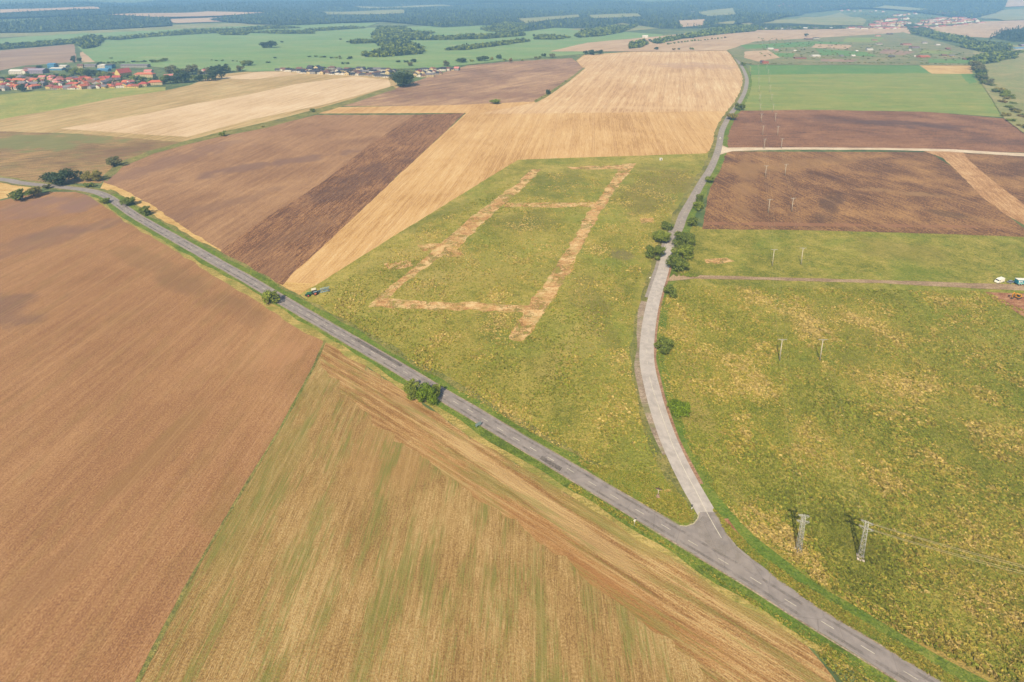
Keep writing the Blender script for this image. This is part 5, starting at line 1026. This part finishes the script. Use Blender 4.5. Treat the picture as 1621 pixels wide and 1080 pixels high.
def wheel(parent, x, y, r, wd, rimm):
    m = MB(); s_ = 1 if y > 0 else -1; m.tube((x, y - wd / 2, r), (x, y + wd / 2, r), r, r, 18); o = m.build('wheel', M_TYRE, parent)
    m = MB(); m.tube((x, y + s_ * (wd / 2 - .02), r), (x, y + s_ * (wd / 2 + .03), r), r * .6, r * .55, 14); m.build('rim', rimm, o)
def heading(a, b):
    d = G(*b) - G(*a); return math.atan2(d.y, d.x)
def tractor(loc, rz):
    t = empty('tractor', loc, rz, (1.25, 1.25, 1.25)); tag(t, 'green tractor with a cream cab roof at the corner of the stubble field', 'tractor')
    m = MB(); m.box(.3, 2.6, -.45, .45, .85, 1.75, 0, .12, .92, .85); m.box(2.55, 2.85, -.4, .4, .75, 1.3, 0, .08); m.build('bonnet', M_TGREEN, t)
    m = MB(); m.box(-1.6, 2.5, -.3, .3, .6, .95); m.tube((1.9, -.95, .62), (1.9, .95, .62), .12); m.tube((-1.1, -.95, .9), (-1.1, .95, .9), .16); m.build('chassis', M_DKMET, t)
    cb = MB(); cb.box(-1.55, .35, -.8, .8, 1.1, 2.65, 0, .1, .86, .86); c = cb.build('cab', M_GLASS, t)
    m = MB(); m.box(-1.6, .4, -.82, .82, 2.65, 2.85, 0, .09); m.build('cab_roof', M_CREAM, c)
    m = MB()
    for x, y in ((-1.5, -.78), (-1.5, .78), (.3, -.78), (.3, .78)): m.tube((x, y, 1.1), (-.6 + (x + .6) * .88, y * .9, 2.66), .05, .05, 5)
    m.build('cab_frame', M_TGREEN, c)
    for y in (-.95, .95):
        m = MB(); m.box(-1.9, -.2, y - .28, y + .28, 1.78, 1.86, 0, .03); m.build('mudguard', M_LBLUE, t)
    for y in (-1.02, 1.02): wheel(t, -1.1, y, .9, .5, M_RIM); wheel(t, 1.9, y * .96, .66, .4, M_RIM)
    m = MB(); m.tube((.9, -.5, 1.7), (.9, -.5, 2.6), .05); m.build('exhaust', M_DKMET, t)
    m = MB(); m.box(2.85, 3.25, -.5, .5, .55, 1.0, 0, .06); m.build('front_weight', M_DKMET, t); return t
hd = heading((503, 463.5), (486, 467.5)); bt = G(495, 467)
tractor(bt, hd)
def plough(loc, rz):
    t = empty('plough', loc, rz, (1.2, 1.2, 1.2)); tag(t, 'blue reversible plough carried behind the green tractor', 'plough')
    m = MB(); m.box(-4.4, -.2, -.12, .12, 1.25, 1.5, 0, .04); m.tube((-.2, 0, 1.3), (.8, -.4, .9), .09, .09, 6); m.tube((-.2, 0, 1.3), (.8, .4, .9), .09, .09, 6); m.tube((-.2, 0, 1.4), (.9, 0, 1.7), .07, .07, 6); m.build('beam', M_BLUE, t)
    for i in range(5):
        x = -.7 - i * .85
        for s_ in (-1, 1):
            m = MB(); z = 1.37 + s_ * .2; e = 1.37 + s_ * .9; m.tube((x, 0, z), (x - .1, 0, e), .07, .06, 5)
            m.add([(x + .3, -.1, e), (x - .1, .1, e + .28 * s_), (x - .7, .45, e + .1 * s_), (x - .5, .3, e - .3 * s_), (x + .25, -.12, e - .02), (x - .15, .08, e + .26 * s_), (x - .75, .43, e + .08 * s_), (x - .55, .28, e - .32 * s_)], [(0, 1, 2, 3), (7, 6, 5, 4), (0, 4, 5, 1), (1, 5, 6, 2), (2, 6, 7, 3), (3, 7, 4, 0)]); m.build('mouldboard', M_LBLUE, t)
    wheel(t, -4.2, .5, .42, .25, M_SRIM); return t
fw = Vector((math.cos(hd), math.sin(hd), 0)); plough(bt - fw * 3.4, hd)
def car(loc, rz, paint, label, name='car', L=4.3, roof=1.45):
    t = empty(name, loc, rz); tag(t, label, 'car'); h = L / 2
    m = MB(); pr = [(-h, .35), (-h, .8), (-h + .15, .95), (-h * .55, .98), (h * .35, .95), (h * .92, .78), (h, .6), (h, .35)]
    v = []; 
    for y in (-.85, .85):
        for a, z in pr: v.append((a, y * (.97 if z > .9 else 1), z))
    n = len(pr); m.add(v, [tuple(range(n)), tuple(range(n, 2 * n))[::-1]] + [(i, n + i, n + (i + 1) % n, (i + 1) % n) for i in range(n)]); m.build('body', paint, t)
    m = MB(); m.box(-h * .82, h * .42, -.76, .76, .93, roof - .06, 0, .05, .7, .86); g_ = m.build('windows', M_GLASS, t)
    m = MB(); m.box(-h * .6, h * .2, -.64, .64, roof - .07, roof, 0, .03); m.build('roof', paint, t)
    for x in (-h * .62, h * .64):
        for y in (-.82, .82): wheel(t, x, y, .32, .2, M_SRIM)
    for y in (-.6, .6): m = MB(); m.box(h - .04, h + .02, y - .16, y + .16, .62, .75); m.build('headlight', M_WHITE, t)
    return t
car(G(1140, 220) + Vector((0, 0, .2)), heading((1139, 226), (1142, 206)), M_WHITE, 'small white car driving along the side road')
car(G(1600, 448) + Vector((0, 0, .1)), heading((1591, 449), (1605, 446)), M_GREYCAR, 'grey car parked between the white van and the teal lorry')
def van(loc, rz):
    t = empty('van', loc, rz); tag(t, 'white van parked on the grass above the farm track', 'van')
    m = MB(); pr = [(-3.0, .45), (-3.0, 2.35), (-2.8, 2.55), (1.3, 2.55), (1.9, 2.2), (2.4, 1.45), (3.1, 1.15), (3.2, .45)]; v = []
    for y, q in ((-1.0, 1), (1.0, 1)):
        for a, z in pr: v.append((a, y * (.9 if z > 2 else 1), z))
    n = len(pr); m.add(v, [tuple(range(n)), tuple(range(n, 2 * n))[::-1]] + [(i, n + i, n + (i + 1) % n, (i + 1) % n) for i in range(n)]); m.build('body', M_WHITE, t)
    m = MB(); m.add([(1.93, -.82, 2.12), (1.93, .82, 2.12), (2.42, .9, 1.47), (2.42, -.9, 1.47), (1.97, -.82, 2.14), (1.97, .82, 2.14), (2.46, .9, 1.49), (2.46, -.9, 1.49)], [(4, 7, 6, 5), (0, 1, 2, 3), (0, 4, 5, 1), (2, 6, 7, 3), (1, 5, 6, 2), (3, 7, 4, 0)]); m.build('windscreen', M_GLASS, t)
    for y in (-1.01, 1.01): m = MB(); m.box(1.1, 2.0, y - .02, y + .02, 1.45, 1.95); m.build('side_window', M_GLASS, t)
    for y in (-.45, .45): m = MB(); m.box(-3.03, -2.98, y - .32, y + .32, 1.5, 2.1); m.build('rear_window', M_GLASS, t)
    for x in (-1.9, 2.1):
        for y in (-.95, .95): wheel(t, x, y, .36, .24, M_SRIM)
    return t
van(G(1582, 447) + Vector((0, 0, .1)), heading((1592, 445), (1575, 450)))
def lorry(loc, rz):
    t = empty('lorry', loc, rz); tag(t, 'teal box lorry with a pale emblem on its side, cut by the right edge', 'lorry')
    m = MB(); m.box(-3.6, 2.3, -1.2, 1.2, .95, 3.5, 0, .08); bx_ = m.build('cargo_box', M_TEAL, t)
    m = MB(); m.box(-3.64, 2.34, -1.24, 1.24, 3.42, 3.56, 0, .05); m.build('top_rail', M_WHITE, bx_)
    m = MB(); m.box(-3.4, 2.1, -1.225, -1.2, 1.0, 1.65); m.build('side_stripe', M_TEAL2, bx_)
    m = MB()
    for x0, x1, z0, z1 in ((-3.2, -2.5, 2.3, 2.9), (-3.0, -2.3, 1.85, 2.15), (-2.2, -1.7, 2.2, 2.75), (-1.5, -.9, 2.05, 2.3), (-1.4, -1.1, 2.4, 2.8)): m.box(x0, x1, -1.23, -1.2, z0, z1)
    m.build('emblem', M_WHITE, bx_)
    m = MB(); m.box(2.4, 4.1, -1.15, 1.15, .6, 2.7, 0, .15, .9, .95); cab_ = m.build('cab', M_TEAL, t)
    m = MB(); m.box(3.98, 4.12, -.95, .95, 1.6, 2.35); m.build('windscreen', M_GLASS, cab_)
    m = MB(); m.box(-3.6, 3.6, -.5, .5, .55, .95); m.build('chassis', M_DKMET, t)
    for x in (-2.6, -1.5, 3.2):
        for y in (-1.0, 1.0): wheel(t, x, y, .5, .32, M_SRIM)
    return t
lorry(G(1618, 451) + Vector((0, 0, .1)), heading((1610, 451), (1640, 452)))
def digger(loc, rz):
    t = empty('excavator', loc, rz); tag(t, 'yellow tracked excavator on the stripped reddish soil', 'excavator')
    for y in (-1.05, 1.05):
        m = MB(); m.prism([(y - .28, .0), (y + .28, .0), (y + .28, .75), (y - .28, .75)], -1.7, 1.7); m.tube((-1.7, y - .28, .375), (-1.7, y + .28, .375), .375, .375, 12); m.tube((1.7, y - .28, .375), (1.7, y + .28, .375), .375, .375, 12); m.build('track', M_DKMET, t)
    m = MB(); m.tube((0, 0, .5), (0, 0, .95), .7, .7, 14); m.box(-2.0, 1.3, -1.25, 1.25, .95, 1.35, 0, .06); m.box(-2.05, -.6, -1.2, 1.2, 1.35, 2.2, 0, .15); m.build('house_body', M_YEL, t)
    m = MB(); m.box(-.5, 1.2, .25, 1.2, 1.35, 2.75, 0, .1, .9, .95); c = m.build('cab', M_GLASS, t); m = MB(); m.box(-.5, 1.15, .22, 1.22, 2.75, 2.88, 0, .05); m.build('cab_roof', M_YEL, c)
    def bar(nm, a, b, w0, w1, yw=.18):
        a, b = Vector(a), Vector(b); d = (b - a).normalized(); u = Vector((-d.z, 0, d.x)); m = MB(); v = []
        for y in (-yw, yw):
            for p, w_ in ((a, w0), (b, w1)): v += [tuple(p + u * w_ + Vector((0, y - .35, 0))), tuple(p - u * w_ + Vector((0, y - .35, 0)))]
        m.add(v, [(0, 2, 3, 1), (4, 5, 7, 6), (0, 4, 6, 2), (1, 3, 7, 5), (0, 1, 5, 4), (2, 6, 7, 3)]); return m.build(nm, M_YEL, t)
    bar('boom', (1.0, 0, 1.5), (3.1, 0, 3.9), .3, .28); bar('boom_tip', (3.1, 0, 3.9), (4.9, 0, 3.3), .28, .18); st = bar('stick', (4.9, 0, 3.5), (4.3, 0, 1.2), .2, .14)
    m = MB(); m.prism([(-.85, 1.2), (.15, 1.2), (.15, .9), (-.2, .4), (-.7, .5)], 3.75, 4.6); m.build('bucket', M_DKMET, st)
    m = MB(); m.tube((1.6, -.35, 1.4), (2.6, -.35, 2.9), .08, .06, 8); m.build('hydraulic_ram', M_SRIM, t); return t
digger(G(1610, 472), heading((1615, 470), (1600, 476)))
def signpost(loc, rz, hgt, label, plates, posts=((0, 0),), name='road_sign', postm=None):
    t = empty(name, loc, rz); tag(t, label, 'road sign')
    for x, y in posts: m = MB(); m.tube((x, y, -.1), (x, y, hgt), .05, .05, 8); m.build('post', postm or M_GALV, t)
    for (kind, z, w_, h_, mat_, y_) in plates:
        m = MB()
        if kind == 'rect': m.box(-w_ / 2, w_ / 2, y_ - .02, y_ + .02, z - h_ / 2, z + h_ / 2, 0, .0)
        if kind == 'arrow': v = [(-w_ / 2, z - h_ / 2), (w_ / 2 - h_ / 2, z - h_ / 2), (w_ / 2, z), (w_ / 2 - h_ / 2, z + h_ / 2), (-w_ / 2, z + h_ / 2)]; n = 5; m.add([(a, y_ - .02, c) for a, c in v] + [(a, y_ + .02, c) for a, c in v], [tuple(range(n)), tuple(range(n, 2 * n))[::-1]] + [(i, n + i, n + (i + 1) % n, (i + 1) % n) for i in range(n)])
        if kind == 'tri': v = [(-w_ / 2, z + h_ / 2), (w_ / 2, z + h_ / 2), (0, z - h_ / 2)]; n = 3; m.add([(a, y_ - .02, c) for a, c in v] + [(a, y_ + .02, c) for a, c in v], [(0, 2, 1), (3, 4, 5)] + [(i, (i + 1) % n, n + (i + 1) % n, n + i) for i in range(n)])
        m.build('plate', mat_, t)
    return t
rd1 = lambda p: math.atan2(*(lambda d: (d.y, d.x))(R1[min(len(R1) - 1, nearest(R1, p) + 3)] - R1[nearest(R1, p)]))
signpost(G(1094.5, 810), .4, 2.6, 'junction sign post with a dark triangle and a pale plate at the grass tip', [('tri', 2.2, .9, .8, M_DKMET, -.08), ('rect', 1.5, .7, .35, M_WHITE, -.08)])
signpost(G(1004, 833.5), .3, 2.9, 'tall white post with an arrow plate at the lower edge of the main road', [('arrow', 2.65, 1.0, .35, M_WHITE, -.1), ('rect', 2.2, .5, .4, M_WHITE, -.1)], postm=M_WHITE)
signpost(G(757, 677.5), rd1(G(757, 677)) + 1.25, 2.3, 'blue grey panel sign on two posts below the main road', [('rect', 1.85, 2.5, 1.4, M_SBLUE, -.09)], ((-.7, 0), (.7, 0)))
signpost(G(1028.5, 444.5), .2, 2.4, 'small white sign on a post left of the side road near the tree clump', [('rect', 2.1, .9, .8, M_WHITE, -.09)])
t = empty('storage_hut', G(1046, 254), .15); tag(t, 'tiny white hut standing alone in the upper meadow', 'hut')
m = MB(); m.box(-1.2, 1.2, -1, 1, .25, 2.3, 0, .05); m.build('wall', M_WHITE, t); m = MB(); m.box(-1.35, 1.35, -1.15, 1.15, 2.32, 2.45, 0, .03); m.build('roof', ROOF['white'], t); m = MB(); m.box(-.4, .4, -1.04, -1.0, .3, 2.0); m.build('door', M_DKMET, t)
for x in (-1, 1):
    for y in (-.8, .8): m = MB(); m.tube((x, y, -.05), (x, y, .3), .1); m.build('leg', M_DKMET, t)
t = empty('wayside_crucifix', G(1041.6, 787), -.25); tag(t, 'wooden wayside cross with a pale figure, in the grass before the junction', 'crucifix')
m = MB(); m.box(-.55, .55, -.45, .45, -.05, .45, 0, .08); m.box(-.35, .35, -.3, .3, .45, .95, 0, .06); m.build('plinth', M_STONE, t)
m = MB(); m.box(-.11, .11, -.09, .09, .95, 4.1, 0, .02); m.box(-1.05, -.112, -.085, .085, 3.2, 3.42, 0, .02); m.box(.112, 1.05, -.085, .085, 3.2, 3.42, 0, .02); m.build('cross', M_WOODX, t)
def skin_figure(nm, parent, mat_, V_, E_, r_):
    me = bpy.data.meshes.new(nm); me.from_pydata(V_, E_, []); o = link(bpy.data.objects.new(nm, me), parent); o.modifiers.new('skin', 'SKIN'); me.materials.append(mat_)
    for i, a in enumerate(me.skin_vertices[0].data): a.radius = (r_[i], r_[i] * .85)
    me.skin_vertices[0].data[0].use_root = True; sb = o.modifiers.new('sub', 'SUBSURF'); sb.levels = 1; sb.render_levels = 1; return o
skin_figure('figure', t, M_FIG, [(0, -.2, 2.45), (0, -.22, 2.75), (0, -.2, 3.0), (0, -.22, 3.12), (.04, -.27, 3.27), (.04, -.26, 3.38), (-.2, -.2, 3.02), (-.5, -.17, 3.16), (-.82, -.14, 3.3), (.2, -.2, 3.02), (.5, -.17, 3.16), (.82, -.14, 3.3), (-.1, -.2, 2.35), (-.1, -.3, 1.95), (-.03, -.16, 1.5), (.1, -.2, 2.35), (.1, -.3, 1.95), (.03, -.2, 1.48), (.02, -.26, 1.4)],
    [(0, 1), (1, 2), (2, 3), (3, 4), (4, 5), (2, 6), (6, 7), (7, 8), (2, 9), (9, 10), (10, 11), (0, 12), (12, 13), (13, 14), (0, 15), (15, 16), (16, 17), (17, 18)],
    [.13, .12, .14, .06, .1, .08, .07, .045, .035, .07, .045, .035, .09, .065, .04, .09, .065, .04, .035])
S('bare_ground', [(1046, 777), (1058, 774.5), (1072, 777), (1074, 780), (1060, 779), (1048, 781)], m_bare, 8, 'worn earth trail beside the wayside cross', jit=.25)
for px_, py_, l_ in [(1148, 812, 'left of the washed out corner'), ]: pass
#HAZE
def build_haze():
    m = bpy.data.materials.new('haze_air'); m.use_nodes = True; t = m.node_tree; t.nodes.clear(); o = t.nodes.new('ShaderNodeOutputMaterial')
    v = t.nodes.new('ShaderNodeVolumePrincipled'); v.inputs['Density'].default_value = HAZE; v.inputs['Color'].default_value = (.40, .72, 1, 1); v.inputs['Anisotropy'].default_value = .0
    t.links.new(v.outputs[0], o.inputs['Volume'])
    b = MB(); b.box(-17000, 17000, -3000, 17000, -3, 560); o = b.build('haze', m); tag(o, 'thin blue haze over the whole valley', None, None, 'stuff')
build_haze()
